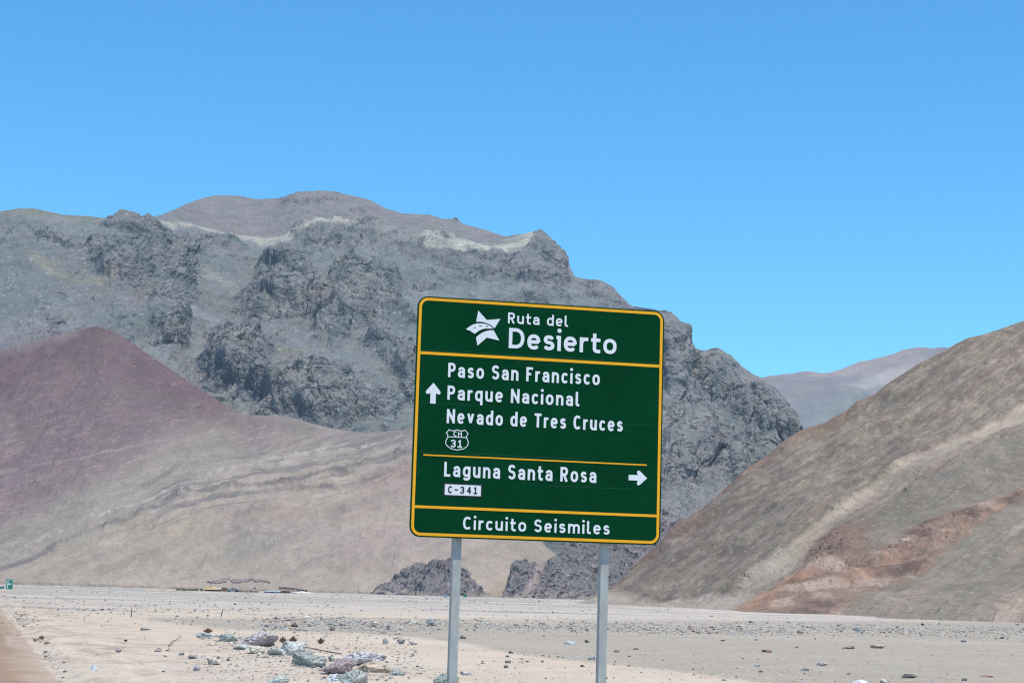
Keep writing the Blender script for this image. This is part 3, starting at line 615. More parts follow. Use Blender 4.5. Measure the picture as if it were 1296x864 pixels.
HAND = [
 (265, 808, 36, 9, 'teal', 'long flat grey-green slab lying alone at the far left end of the boulder line'),
 (288, 818, 22, 10, 'green', 'grey-green block with a dark left end, between the flat slab and the mauve boulder'),
 (325, 823, 42, 19, 'mauve', 'largest mauve-grey boulder with a smooth back, in the left half of the boulder line'),
 (303, 827, 21, 9, 'teal', 'pale teal boulder half sunk in sand below the mauve-grey one'),
 (323, 831, 24, 10, 'cream', 'whitish low boulder leaning on the sand in front of the mauve-grey boulder'),
 (346, 836, 28, 12, 'teal', 'smooth pale teal boulder next to the angular light green one'),
 (366, 833, 31, 19, 'teal', 'angular light green boulder with a peaked top, in front of a brown tuft'),
 (384, 851, 44, 19, 'green', 'log-shaped dark green boulder with a ribbed right end'),
 (409, 843, 9, 8, 'green', 'small dark green stone just right of the log-shaped boulder'),
 (418, 843, 9, 10, 'green', 'small pointed dark stone left of the lilac-grey boulder'),
 (428, 861, 39, 19, 'purple', 'rounded purple boulder at the right end of the boulder line'),
 (459, 848, 48, 17, 'lilac', 'broad lilac-grey boulder with a dark left face, behind the tan one'),
 (470, 858, 46, 17, 'tan', 'cream and tan crumbling boulder behind the pale boulder at the frame bottom'),
 (446, 872, 36, 20, 'teal', 'pale grey-green boulder cut by the bottom edge of the photo, right of the purple one'),
 (422, 868, 19, 10, 'white', 'white and bluish stone in front of the purple boulder'),
 (500, 862, 20, 9, 'green', 'dark green low boulder at the right foot of the tan boulder'),
 (350, 867, 24, 11, 'teal', 'teal boulder at the bottom edge left of the purple boulder'),
 (248, 850, 10, 9, 'mauve', 'rounded mauve stone alone on the sand left of the boulder line'),
 (244, 834, 14, 6, 'grey', 'flat grey pair-like stone on sand, left of the cream pointed stone'),
 (268, 843, 18, 9, 'cream', 'cream pyramid-shaped stone on the sand below the boulder line'),
 (303, 846, 12, 4, 'teal', 'thin pale teal chip right of the cream pyramid stone'),
 (569, 876, 36, 22, 'green', 'rounded dark grey-green boulder right behind the left post of the big sign'),
 (589, 854, 18, 6, 'lilac', 'flat lilac slab just right of the left post of the big sign'),
 (546, 792, 14, 10, 'grey', 'lone grey boulder on the flat just left of the left sign post'),
 (523, 790, 17, 7, 'cream', 'whitish low boulder left of the lone grey boulder near the left post'),
 (488, 814, 8, 8, 'grey', 'small upright grey stone, leftmost of a row of three grey stones left of the post'),
 (507, 814, 11, 8, 'grey', 'middle and biggest stone of the row of three grey stones left of the post'),
 (523, 815, 9, 5, 'mauve', 'low stone nearest the left post in a row of three'),
 (585, 809, 9, 5, 'dark', 'dark stone immediately right of the left post'),
 (720, 816, 17, 5, 'teal', 'flat teal slab between the two sign posts on grey gravel'),
 (743, 813, 6, 4, 'dark', 'small dark stone between the flat teal slab and the right post'),
 (748, 834, 11, 6, 'grey', 'grey stone immediately left of the right post'),
 (641, 845, 8, 4, 'dark', 'dark brown stone on pale sand, lowest between the two posts'),
 (971, 825, 14, 4, 'red', 'flat red-brown slab on the grey gravel right of the sign'),
 (1086, 798, 8, 7, 'blue', 'blue-grey cube-like stone in the stony band below the right hill'),
 (1151, 855, 18, 5, 'dark', 'flat dark brown slab near the bottom right of the gravel'),
 (1020, 847, 13, 5, 'grey', 'dark grey stone, left of a pair on the gravel right of the sign'),
 (1041, 841, 15, 5, 'mauve', 'longer grey stone, right of a pair on the gravel right of the sign'),
 (1092, 866, 20, 6, 'white', 'pale grey slab cut by the bottom edge, right part of the photo'),
 (1120, 864, 10, 8, 'cream', 'cream rounded stone at the bottom edge beside the pale grey slab'),
 (1112, 820, 17, 5, 'tan', 'orange-tan low stone, right of two in line on the gravel below the hill'),
 (1074, 820, 15, 4, 'brown', 'brown low stone, left of two in line on the gravel below the hill'),
 (1250, 854, 15, 3, 'red', 'thin reddish slab far right on the grey gravel'),
 (958, 843, 9, 4, 'blue', 'small bluish stone on gravel near the sand edge right of the sign'),
 (149, 828, 10, 6, 'purple', 'single brown-grey stone on the open sand right of the road berm'),
 (200, 826, 11, 6, 'purple', 'dark purple wedge-shaped stone on the open sand beside a twig'),
 (52, 809, 8, 6, 'brown', 'dark brown clod on the crumbly edge of the dirt road'),
 (183, 797, 14, 4, 'grey', 'flat grey slab at the edge of the sandy rise behind the wedge-shaped stone'),
 (118, 858, 10, 9, 'white', 'pale upright stone in the crumbly road berm at the bottom left'),
 (420, 799, 7, 5, 'dark', 'small black stone on the grey flat above the lilac boulder'),
 (382, 792, 6, 6, 'tan', 'tiny tan upright stone on the grey flat behind the angular green boulder'),
 (434, 792, 8, 5, 'grey', 'small grey stone on the pale streak above the black stone'),
]
for (a, b, c_, d_, k, lab) in HAND: stone(a, b, c_, d_, k, lab, sub=4 if c_ > 16 else 3)

# individual loose stones of the flat, alike: six shapes in several colours share their meshes
protos = []
for kind in ('grey', 'dark', 'mauve', 'teal', 'tan', 'brown', 'lilac', 'cream'):
    for _ in range(2):
        V, F = rock_shape(2, rng, 11); V = V / np.abs(V).max(0); n = fbm(V * 1.6 + rng.uniform(0, 90), 3, 3)
        o = fast_mesh('stone', V, F, M_stone, np.tile(np.array(STC[kind]), (len(V), 1)) * (1 + .2 * n)[:, None], False)
        me = o.data; bpy.data.objects.remove(o); protos.append(me)
def band_sample(n, rg):
    """picture positions where the photograph shows stones"""
    out = []
    B = [(600, 1330, 788, 806, .17, 4, 0), (620, 1296, 786, 800, .10, 4, 0), (640, 830, 822, 838, .07, 4, 1), (0, 330, 765, 778, .08, 3, 0), (330, 620, 780, 800, .08, 3, 0), (120, 620, 800, 864, .12, 4, 0), (600, 1296, 805, 864, .10, 4, 0), (20, 180, 775, 864, .10, 4, 2), (0, 700, 752, 776, .10, 2.5, 0), (700, 1296, 762, 782, .03, 2.5, 0)]
    wts = np.array([b[4] for b in B]); wts /= wts.sum()
    for i in rg.choice(len(B), n, p=wts):
        x0, x1, y0, y1, _, sz, kind = B[i]
        x = rg.uniform(x0, x1)
        if kind == 2:
            y = rg.uniform(y0, y1); x = yat(np.array([y]), [(768, 4), (790, 22), (820, 47), (864, 74)])[0] + abs(rg.normal(0, 14)) + 3
        elif i == 0: y = 796 + rg.normal(0, 3.5) + (x - 960) * .012
        else: y = rg.uniform(y0, y1)
        out.append((x, y, sz))
    return out
GL = {0: 'small loose stone, one of many alike scattered over the pale valley floor'}
for (x, y, sz) in band_sample(215, np.random.default_rng(5)):
    s_ = max(2.6, min(7.5, sz * random.lognormvariate(0.05, .35)))
    stone(x, y, s_, s_ * random.uniform(.45, .75), None, GL[0], group='small stones scattered on the valley floor', mesh=random.choice(protos))

# the uncountable gravel: one mesh
def gravel(n, seed):
    rg = np.random.default_rng(seed); V0, F0 = ICO[1]; V0 = V0; nvv = len(V0)
    V0, F0 = (np.array([[0, 0, 1.], [1, 0, 0], [.3, .95, 0], [-.8, .6, 0], [-.8, -.6, 0], [.3, -.95, 0], [0, 0, -1.]]), np.array([[0, 1, 2], [0, 2, 3], [0, 3, 4], [0, 4, 5], [0, 5, 1], [6, 2, 1], [6, 3, 2], [6, 4, 3], [6, 5, 4], [6, 1, 5]]))
    nvv = len(V0)
    bs = band_sample(n // 2, rg); px = np.array([b[0] for b in bs]); py = np.array([b[1] for b in bs])
    m = n - len(px) - 2600; tt = rg.uniform(0, 1, 2600); hx = np.interp(tt, [0, .25, .55, .8, 1], [275, 330, 390, 440, 490]) + rg.normal(0, 14, 2600); hy = np.interp(tt, [0, .25, .55, .8, 1], [812, 826, 845, 858, 866]) + rg.normal(3, 5, 2600)
    px = np.concatenate([px, hx, rg.uniform(-120, 1420, m)]); py = np.concatenate([py, hy]); hor = 748 + .026 * (px[-m:] - 648); dy = 9 + (125 - 9) * rg.uniform(0, 1, m) ** 1.5; py = np.concatenate([py, hor + dy])
    G = gp(px, py); sc = G[:, 1] / FPX
    s = road_s(G[:, 0], G[:, 1]); keep = (s > .1) & (G[:, 1] < 1200) & (G[:, 1] > 0)
    # stay off the right hill
    keep &= py > np.where(px > 728, yat(px, [(728, 768), (850, 771), (935, 778), (1100, 785), (1296, 793), (1500, 802)]), 0)
    G = G[keep]; sc = sc[keep]; n = len(G)
    size = np.clip(rg.lognormal(-.15, .55, n), .45, 3.3) * sc * .55
    clump = fbm(np.stack([G[:, 0] / 9, G[:, 1] / 26, G[:, 0] * 0], 1), 3, 91); bandm = np.abs(py[keep] - 796 - (px[keep] - 960) * .012) < 9
    nh = np.hypot(px[keep] - 385, (py[keep] - 842) * 2.2) < 150; ok = (bandm & (rg.uniform(0, 1, n) < .25 + .9 * sm(-.3, .3, clump))) | (nh & (rg.uniform(0, 1, n) < .75)) | (rg.uniform(0, 1, n) < .12 + .9 * sm(-.1, .45, clump)); size = size * np.where(bandm, 1.35, 1.0) * np.where(nh & (rg.uniform(0, 1, n) < .25), 2.0, 1)
    G, sc, size = G[ok], sc[ok], size[ok]; n = len(G)
    size = np.minimum(size, .5)
    zz = gz(G[:, 0], G[:, 1]); ctr = np.stack([G[:, 0], G[:, 1], zz + size * .25], 1)
    a = rg.uniform(0, 6.28, n); V = np.repeat(V0[None], n, 0) * rg.uniform(.6, 1.25, (n, nvv, 1))
    sx = rg.uniform(.8, 1.5, n); sz = rg.uniform(.4, .8, n)
    x = V[:, :, 0] * sx[:, None]; y = V[:, :, 1]; z = V[:, :, 2] * sz[:, None]
    ca, sa = np.cos(a)[:, None], np.sin(a)[:, None]
    W = np.stack([x * ca - y * sa, x * sa + y * ca, z], 2) * size[:, None, None] + ctr[:, None]
    pal = np.array([STC[k] for k in ('grey', 'grey', 'dark', 'mauve', 'teal', 'tan', 'tan', 'cream', 'lilac', 'brown', 'green', 'cream')]); col = pal[rg.integers(0, len(pal), n)] * rg.uniform(.75, 1.25, (n, 1))
    F = (F0[None] + (np.arange(n) * nvv)[:, None, None]).reshape(-1, 3)
    o = fast_mesh('gravel', W.reshape(-1, 3), F, M_stone, np.repeat(col, nvv, 0), False)
    tag(o, 'scattered gravel and pebbles covering the pale valley floor', 'gravel', kind='stuff')
gravel(85000, 3)

# dry tufts, twigs
def rib(bm, a, b, r0_, r1_):
    a = Vector(a); b = Vector(b); d = (b - a).normalized(); s = d.cross(Vector((0, 0, 1)) if abs(d.z) < .9 else Vector((1, 0, 0))).normalized(); t = d.cross(s)
    ra = [bm.verts.new(a + (s * math.cos(k * 2.0944) + t * math.sin(k * 2.0944)) * r0_) for k in range(3)]; rb = [bm.verts.new(b + (s * math.cos(k * 2.0944) + t * math.sin(k * 2.0944)) * r1_) for k in range(3)]
    for k in range(3): bm.faces.new((ra[k], ra[(k + 1) % 3], rb[(k + 1) % 3], rb[k]))
def bm_obj(name, bm, mat, parent=None, smooth=False):
    me = bpy.data.meshes.new(name); bm.normal_update(); bm.to_mesh(me); bm.free(); me.materials.append(mat)
    if smooth: me.polygons.foreach_set('use_smooth', [True] * len(me.polygons))
    o = bpy.data.objects.new(name, me); C.objects.link(o)
    if parent: o.parent = parent
    return o
M_dry = paint('dry plant', (.24, .15, .095), .9, 0, .4, 8); M_twig = paint('weathered wood', (.12, .09, .075), .9, 0, .3, 10)
def tuft(px, by, wpx, hpx, label, n=130):
    b = gp(np.array([float(px)]), np.array([float(by)]))[0]; sc = b[1] / FPX; W_, H_ = wpx * sc / 2, hpx * sc; bm = bmesh.new()
    for i in range(n):
        a = random.uniform(0, 6.28); r_ = random.random() ** .6; e = Vector((math.cos(a) * W_ * r_, math.sin(a) * W_ * r_, H_ * random.uniform(.45, 1) * (1.05 - .55 * r_)))
        m_ = e * .5 + Vector((random.uniform(-.1, .1), random.uniform(-.1, .1), .05)) * W_
        rib(bm, (e.x * .15, e.y * .15, -.02), m_, .02, .014); rib(bm, m_, e, .014, .006)
        for _ in range(2): rib(bm, m_, m_ + Vector((random.uniform(-.3, .3) * W_, random.uniform(-.3, .3) * W_, random.uniform(0, .35) * H_)), .011, .005)
    o = bm_obj('dry_bush', bm, M_dry); o.location = (b[0], b[1], gz(b[0], b[1])[0]); tag(o, label, 'bush')
tuft(263, 800, 13, 7, 'small brown dry tuft behind the long flat slab')
tuft(358, 815, 10, 10, 'left half of the brown dry brush behind the angular light green boulder')
tuft(371, 815, 11, 12, 'right and taller brown dry brush behind the angular light green boulder')
tuft(406, 814, 10, 9, 'round brown dead bush alone on sand right of the boulder line')
def stick(pts, r_, label):
    b = [gp(np.array([float(x)]), np.array([float(y)]))[0] for x, y, _ in pts]; bm = bmesh.new(); P_ = []
    for q, (x, y, h) in zip(b, pts): P_.append(Vector((q[0], q[1], gz(q[0], q[1])[0] + h)))
    o_ = P_[0].copy()
    for a, c_ in zip(P_[:-1], P_[1:]): rib(bm, a - o_, c_ - o_, r_, r_ * .7)
    o = bm_obj('twig', bm, M_twig); o.location = o_; tag(o, label, 'twig')
stick([(213, 821, .02), (218, 818, .10), (222, 816, .05), (229, 813, .14)], .022, 'dark crooked twig on the sand beside the wedge-shaped purple stone')
stick([(382, 822, .03), (395, 824, .06), (412, 826, .04), (432, 829, .03)], .03, 'long thin brown branch lying on sand above the lilac boulder')
b = gp(np.array([166.]), np.array([780.]))[0]; bm = bmesh.new(); rib(bm, (0, 0, -.1), (.02, 0, .55), .045, .04)
o = bm_obj('stake', bm, M_twig); o.location = (b[0], b[1], gz(b[0], b[1])[0]); tag(o, 'short dark stake standing upright on the flat near the road', 'stake')
b = gp(np.array([280.]), np.array([779.]))[0]; bm = bmesh.new(); rib(bm, (0, 0, -.1), (.08, 0, .5), .05, .04)
o = bm_obj('stake', bm, M_twig); o.location = (b[0], b[1], gz(b[0], b[1])[0]); tag(o, 'short leaning dark stake on the flat above the boulder line', 'stake')

# ------------------------------------------------------------------ the camp at the foot of the slope
def box(bm, x0, x1, y0, y1, z0, z1):
    v = [bm.verts.new((x, y, z)) for z in (z0, z1) for x, y in ((x0, y0), (x1, y0), (x1, y1), (x0, y1))]
    for f in ((3, 2, 1, 0), (4, 5, 6, 7), (0, 1, 5, 4), (1, 2, 6, 5), (2, 3, 7, 6), (3, 0, 4, 7)): bm.faces.new([v[i] for i in f])
def pm(name, c, **k): return paint(name, c, .8, 0, .12, 1.5, **k)
CAMPY = 1060.0
def camp_at(px):
    d = ray(px, 748.); x = d[0] / d[1] * CAMPY; return x, CAMPY, -SLOPE * CAMPY
def hut(px0, px1, hpx, wall, roof, label, gable=.3, openf=False, name='hut', dy=0, cat='hut'):
    x0, Y_, z = camp_at(px0); x1 = camp_at(px1)[0]; Wd = x1 - x0; Hh = hpx * CAMPY / FPX; dp = max(3.5, Wd * .6)
    e = empty(name, ((x0 + x1) / 2, Y_ + dy, z - .2)); zb_ = 0
    if not openf:
        bm = bmesh.new(); box(bm, -Wd / 2, Wd / 2, 0, dp, zb_, Hh * (1 - gable)); bm_obj('wall', bm, wall, e)
        bm = bmesh.new(); box(bm, -Wd * .12, Wd * .12, -.06, .1, .1, Hh * (1 - gable) * .8); bm_obj('door', bm, M_dk, e)
    else:
        for sx in (-1, 1):
            for sy in (0, 1):
                bm = bmesh.new(); box(bm, sx * Wd * .46 - .1, sx * Wd * .46 + .1, dp * .95 * sy, dp * .95 * sy + .2, 0, Hh * (1 - gable)); bm_obj('post', bm, M_dk, e)
        bm = bmesh.new(); box(bm, -Wd * .44, Wd * .44, dp * .7, dp * .8, 0, Hh * (1 - gable) - .05); bm_obj('wall', bm, wall, e)
    bm = bmesh.new(); h0 = Hh * (1 - gable) + .01; o_ = .35; n_ = 6
    prof = [(-Wd / 2 - o_, h0), (-Wd * .3, h0 + Hh * gable * .75), (-Wd * .05, Hh), (Wd * .25, h0 + Hh * gable * .8), (Wd / 2 + o_, h0 + .1)]
    va = [bm.verts.new((x, -o_, zz)) for x, zz in prof]; vb = [bm.verts.new((x, dp + o_, zz)) for x, zz in prof]
    vc_ = [bm.verts.new((x, -o_, zz - .15)) for x, zz in prof]; vd = [bm.verts.new((x, dp + o_, zz - .15)) for x, zz in prof]
    for i in range(4):
        bm.faces.new((va[i], va[i + 1], vb[i + 1], vb[i])); bm.faces.new((vc_[i + 1], vc_[i], vd[i], vd[i + 1])); bm.faces.new((vc_[i], vc_[i + 1], va[i + 1], va[i])); bm.faces.new((vb[i], vb[i + 1], vd[i + 1], vd[i]))
    ga = [bm.verts.new((x, -o_ + .05, zz - .02)) for x, zz in prof]; bm.faces.new(ga[::-1]); gb = [bm.verts.new((x, dp + o_ - .05, zz - .02)) for x, zz in prof]; bm.faces.new(gb)
    bm.faces.new((va[0], vb[0], vd[0], vc_[0])); bm.faces.new((va[4], vc_[4], vd[4], vb[4]))
    bm_obj('roof', bm, roof, e); tag(e, label, cat)
M_dk = pm('dark opening', (.05, .04, .04))
hut(256.5, 275, 6.2, pm('dark red wall', (.13, .06, .05)), pm('tan canvas', (.80, .53, .27)), 'open shed under a big tan canvas roof at the foot of the slope', .62, True)
hut(273, 279.5, 4.6, pm('shade wall', (.2, .17, .15)), pm('white sheet', (.80, .80, .78)), 'small lean-to with a white roof joined to the tan canvas shed', .35, dy=.5)
hut(280, 287, 5.6, pm('orange plywood', (.46, .24, .12)), pm('dark roof sheet', (.12, .09, .09)), 'orange-brown plywood hut with a dark roof in the desert camp', .3)
hut(287.6, 291.5, 3.0, pm('teal tarp', (.05, .26, .22)), pm('teal tarp top', (.07, .3, .26)), 'tiny teal tarpaulin shelter beside the plywood hut', .3)
hut(292.5, 297.5, 5.4, pm('pink white wall', (.62, .50, .45)), pm('blue roof', (.08, .10, .18)), 'narrow pinkish white hut with a dark blue roof in the desert camp', .3)
hut(298.3, 301.2, 3.2, pm('navy wall', (.06, .09, .14)), pm('navy roof', (.08, .11, .16)), 'small dark blue cabin at the right end of the group of huts', .25)
hut(334, 354.5, 3.6, pm('blue base wall', (.16, .22, .34)), pm('pale metal roof', (.72, .74, .78)), 'long low building with a pale roof and blue front right of the camp huts', .5, name='shed', cat='shed')
hut(355.5, 367, 3.9, pm('brown wall', (.17, .12, .10)), pm('brown roof', (.15, .11, .10)), 'low dark brown shed attached right of the long pale building', .4, name='shed', cat='shed')
# pale spoil heap
x0, Y_, z = camp_at(371); x1 = camp_at(398)[0]
V, F = ICO[4]; V = V * np.array([(x1 - x0) / 2, 4, 1.25]) * (1 + .18 * fbm(V * 3, 3, 3))[:, None]
o = fast_mesh('spoil_heap', V, F, M_stone, np.tile(np.array([.55, .52, .47]), (len(V), 1)), True); o.location = ((x0 + x1) / 2, Y_ - 5, z); tag(o, 'long low whitish heap of spoil right of the brown shed', 'heap')
# grey shrubs round the camp
M_shrub = paint('grey green shrub', (.13, .125, .085), .95, 0, .5, 1.5)
def shrub(px, wpx, hpx, label, group):
    x, Y_, z = camp_at(px); bm = bmesh.new(); a = wpx * CAMPY / FPX / 2; h = hpx * CAMPY / FPX
    for i in range(260):
        u = Vector((random.gauss(0, .42), random.gauss(0, .42), abs(random.gauss(.15, .35)))); 
        if u.length > 1: continue
        p_ = Vector((u.x * a, u.y * a, u.z * h)); s_ = .16; t_ = Vector((random.uniform(-1, 1), random.uniform(-1, 1), random.uniform(-1, 1))).normalized() * s_; b_ = t_.orthogonal() * random.uniform(.6, 1)
        bm.faces.new([bm.verts.new(p_ + t_), bm.verts.new(p_ + b_), bm.verts.new(p_ - t_), bm.verts.new(p_ - b_)])
    for k in range(5): rib(bm, (0, 0, -.1), (random.uniform(-.4, .4) * a, random.uniform(-.4, .4) * a, h * .6), .06, .02)
    o = bm_obj('shrub', bm, M_shrub); o.location = (x, Y_ + random.uniform(-3, 3), z); tag(o, label, 'shrub', group)
for i, px_ in enumerate(np.linspace(224, 254, 9)): shrub(px_ + random.uniform(-1, 1), random.uniform(4.5, 7), random.uniform(2.8, 4.6), 'grey-green shrub in the row left of the tan canvas shed', 'shrubs left of the camp')
for i, px_ in enumerate(np.linspace(303, 326, 8)): shrub(px_ + random.uniform(-1, 1), random.uniform(3.5, 5), random.uniform(1.6, 2.6), 'low shrub in the row between the huts and the long pale building', 'shrubs right of the camp')
# dark cut banks on the slope above
def bank(pts_top, thick, label, Y_=1690):
    """a scarp: wavy top outline, worn dark earth face with depth"""
    n = 60; xs = np.linspace(pts_top[0][0], pts_top[-1][0], n); a = np.array(pts_top, float); ty = np.interp(xs, a[:, 0], a[:, 1]); by = np.interp(xs, a[:, 0], a[:, 2])
    ty = ty + fbm(np.stack([xs / 2.2, xs * 0, xs * 0 + ty[0]], 1), 3, 4) * 1.1; by = by + fbm(np.stack([xs / 1.7, xs * 0, xs * 0 + 9 + ty[0]], 1), 3, 4) * 1.3
    rowsP = []
    for t in np.linspace(0, 1, 7):
        row = []
        for x_, y_ in zip(xs, by * (1 - t) + ty * t):
            d_ = Vector(ray(x_, y_)).normalized(); ok, hit, nn, fi = SCREE.ray_cast(Vector(eye), d_)
            Yh = hit.y if ok else 1710.0
            row.append(at(x_, y_, Yh - 1.6 + random.uniform(-.4, .4)))
        rowsP.append(row)
    f = np.array(rowsP); bk = f[-1] + np.array([0, 5, -.6]); lo = f[0] + np.array([0, 5, -.8]); f = np.concatenate([lo[None], f, bk[None]])
    c = np.tile(np.array([.21, .17, .155]), (f.shape[0] * n, 1)) * np.random.default_rng(4).uniform(.75, 1.25, (f.shape[0] * n, 1))
    org = f.reshape(-1, 3).mean(0); o = fast_mesh('earth_bank', f.reshape(-1, 3) - org, grid_faces(n, f.shape[0]), M_stone, c, False); o.location = org; tag(o, label, 'earth bank')
bank([(262, 735, 736), (268, 734, 737), (280, 732.5, 736.5), (287, 730.5, 735), (291, 729, 730.5)], 3, 'leftmost dark cut bank rising to a point above the tan canvas shed')
bank([(291.5, 733, 734), (295, 732, 736.5), (305, 732, 736), (313, 731.5, 735), (317, 730.5, 733)], 3, 'middle dark cut bank on the slope above the camp')
bank([(317, 730.8, 732), (323, 732.5, 735.5), (332, 732.5, 735), (338, 734, 736), (342, 736.5, 737.3)], 3, 'right dark cut bank tapering off on the slope above the camp')
bank([(353, 742.8, 743.6), (360, 742.6, 743.8), (368, 743.1, 744.3), (374, 744, 744.8)], 3, 'low dark cut bank above the long pale building', 1640)
bank([(375, 744.2, 745), (382, 744.9, 745.9), (389, 746.2, 746.8)], 3, 'lowest and rightmost dark cut bank above the whitish heap', 1640)

# ------------------------------------------------------------------ sign lettering: stroke letters turned into clean outlines
def arc(cx, cy, rx, ry, a0, a1, n=16, ex=2.35):
    o = []
    for i in range(n + 1):
        a = R(a0 + (a1 - a0) * i / n); c, s = math.cos(a), math.sin(a)
        o.append((cx + rx * math.copysign(abs(c) ** (2 / ex), c), cy + ry * math.copysign(abs(s) ** (2 / ex), s)))
    return o
GLY = {  # char: (width, box height 'x' or 'c', strokes); numbers 0..1 run along the stroke centre lines, letters are box edges
 'a': (.50, 'x', [arc(.5, .64, .5, .36, 155, 0) + [(1, .5), (1, 'B')], [(1, .56)] + arc(.48, .28, .48, .28, 90, 270) + [(.62, .01), (1, .22)]]),
 'o': (.54, 'x', [arc(.5, .5, .5, .5, 0, 360, 40)]), 'c': (.46, 'x', [arc(.56, .5, .56, .5, 45, 315, 30)]),
 'e': (.52, 'x', [[(0.02, .5), (1, .5)], arc(.5, .5, .5, .5, 0, 310, 34)]),
 's': (.45, 'x', [arc(.5, .76, .46, .24, 28, 270, 16, 2.1) + arc(.5, .26, .5, .26, 90, -152, 16, 2.1)]),
 'i': (.0, 'x', [[(.5, 'B'), (.5, 'T')]]), 'l': (.27, 'x', [[(0, 'A'), (0, .22)] + arc(.7, .2, .7, .2, 180, 265, 8) + [('R', 0)]]),
 'r': (.34, 'x', [[(0, 'B'), (0, 'T')], [(0, .45)] + arc(.85, .5, .85, .5, 180, 90, 10) + [('R', 1)]]),
 't': (.38, 'x', [[(.3, 'K'), (.3, .25)] + arc(.85, .24, .55, .24, 180, 268, 8) + [('R', 0)], [('L', .97), ('R', .97)]]),
 'u': (.52, 'x', [[(0, 'T'), (0, .4)] + arc(.5, .4, .5, .4, 180, 300, 14) + [(1, .3)], [(1, 'B'), (1, 'T')]]),
 'n': (.52, 'x', [[(0, 'B'), (0, 'T')], [(0, .7)] + arc(.5, .6, .5, .4, 130, 0, 14) + [(1, 'B')]]),
 'm': (.82, 'x', [[(0, 'B'), (0, 'T')], [(0, .7)] + arc(.25, .62, .25, .38, 130, 0, 12) + [(.5, 'B')], [(.5, .7)] + arc(.75, .62, .25, .38, 130, 0, 12) + [(1, 'B')]]),
 'd': (.53, 'x', [arc(.5, .5, .5, .5, 0, 360, 40), [(1, 'B'), (1, 'A')]]), 'q': (.53, 'x', [arc(.5, .5, .5, .5, 0, 360, 40), [(1, 'D'), (1, 'T')]]),
 'g': (.53, 'x', [arc(.5, .53, .5, .47, 0, 360, 40), [(1, 'T'), (1, -.08)] + arc(.5, -.08, .5, .28, 0, -145, 14)]),
 'v': (.54, 'x', [[(.03, 'T'), (.5, .02)], [(.5, .02), (.97, 'T')]]),
 'P': (.52, 'c', [[(0, 'B'), (0, 'T')], [(0, 1), (.5, 1)] + arc(.5, .73, .5, .27, 90, -90, 18) + [(0, .46)]]),
 'R': (.55, 'c', [[(0, 'B'), (0, 'T')], [(0, 1), (.5, 1)] + arc(.5, .74, .46, .26, 90, -90, 18) + [(0, .48)], [(.45, .48), (.98, 'B')]]),
 'S': (.53, 'c', [arc(.5, .76, .48, .24, 25, 270, 18, 2.1) + arc(.5, .26, .5, .26, 90, -155, 18, 2.1)]),
 'F': (.47, 'c', [[(0, 'B'), (0, 'T')], [('L', 1), ('R', 1)], [(0, .52), (.9, .52)]]), 'N': (.60, 'c', [[(0, 'B'), (0, 'T')], [(1, 'B'), (1, 'T')], [(0, .98), (1, .02)]]),
 'T': (.52, 'c', [[('L', 1), ('R', 1)], [(.5, 'B'), (.5, 1)]]), 'C': (.55, 'c', [arc(.55, .5, .55, .5, 48, 312, 30)]), 'L': (.44, 'c', [[(0, 'T'), (0, 0)], [('L', 0), ('R', 0)]]),
 'D': (.62, 'c', [[(0, 'B'), (0, 'T')], [(0, 1), (.35, 1)] + arc(.35, .5, .65, .5, 90, -90, 24) + [(0, 0)]]), 'H': (.58, 'c', [[(0, 'B'), (0, 'T')], [(1, 'B'), (1, 'T')], [(0, .52), (1, .52)]]),
 '3': (.55, 'c', [arc(.45, .76, .5, .24, 155, -90, 18, 2.1) + arc(.45, .26, .55, .26, 90, -155, 18, 2.1)]), '1': (.50, 'c', [[(.55, 'B'), (.55, 'T')], [(.02, .78), (.55, 1)], [('L', 0), ('R', 0)]]),
 '4': (.58, 'c', [[(.75, 'B'), (.75, 'T')], [(.72, 1), (0, .3)], [(0, .3), ('R', .3)]]), '-': (.42, 'c', [[('L', .48), ('R', .48)]])}

def contour(field, xs, ys):
    """filled marching squares of field<0"""
    verts, faces = [], []
    ny, nx = field.shape; inside = field < 0
    for j in range(ny - 1):
        i = 0
        while i < nx - 1:
            c = (inside[j, i], inside[j, i + 1], inside[j + 1, i + 1], inside[j + 1, i])
            if not any(c): i += 1; continue
            if all(c):
                k = i
                while k < nx - 2 and inside[j, k + 2] and inside[j + 1, k + 2]: k += 1
                b = len(verts); verts += [(xs[i], ys[j]), (xs[k + 1], ys[j]), (xs[k + 1], ys[j + 1]), (xs[i], ys[j + 1])]; faces.append((b, b + 1, b + 2, b + 3)); i = k + 1; continue
            P4 = [(xs[i], ys[j], field[j, i]), (xs[i + 1], ys[j], field[j, i + 1]), (xs[i + 1], ys[j + 1], field[j + 1, i + 1]), (xs[i], ys[j + 1], field[j + 1, i])]; poly = []
            for a in range(4):
                p_, q_ = P4[a], P4[(a + 1) % 4]
                if p_[2] < 0: poly.append((p_[0], p_[1]))
                if (p_[2] < 0) != (q_[2] < 0):
                    t = p_[2] / (p_[2] - q_[2]); poly.append((p_[0] + (q_[0] - p_[0]) * t, p_[1] + (q_[1] - p_[1]) * t))
            if len(poly) >= 3: b = len(verts); verts += poly; faces.append(tuple(range(b, b + len(poly))))
            i += 1
    return verts, faces

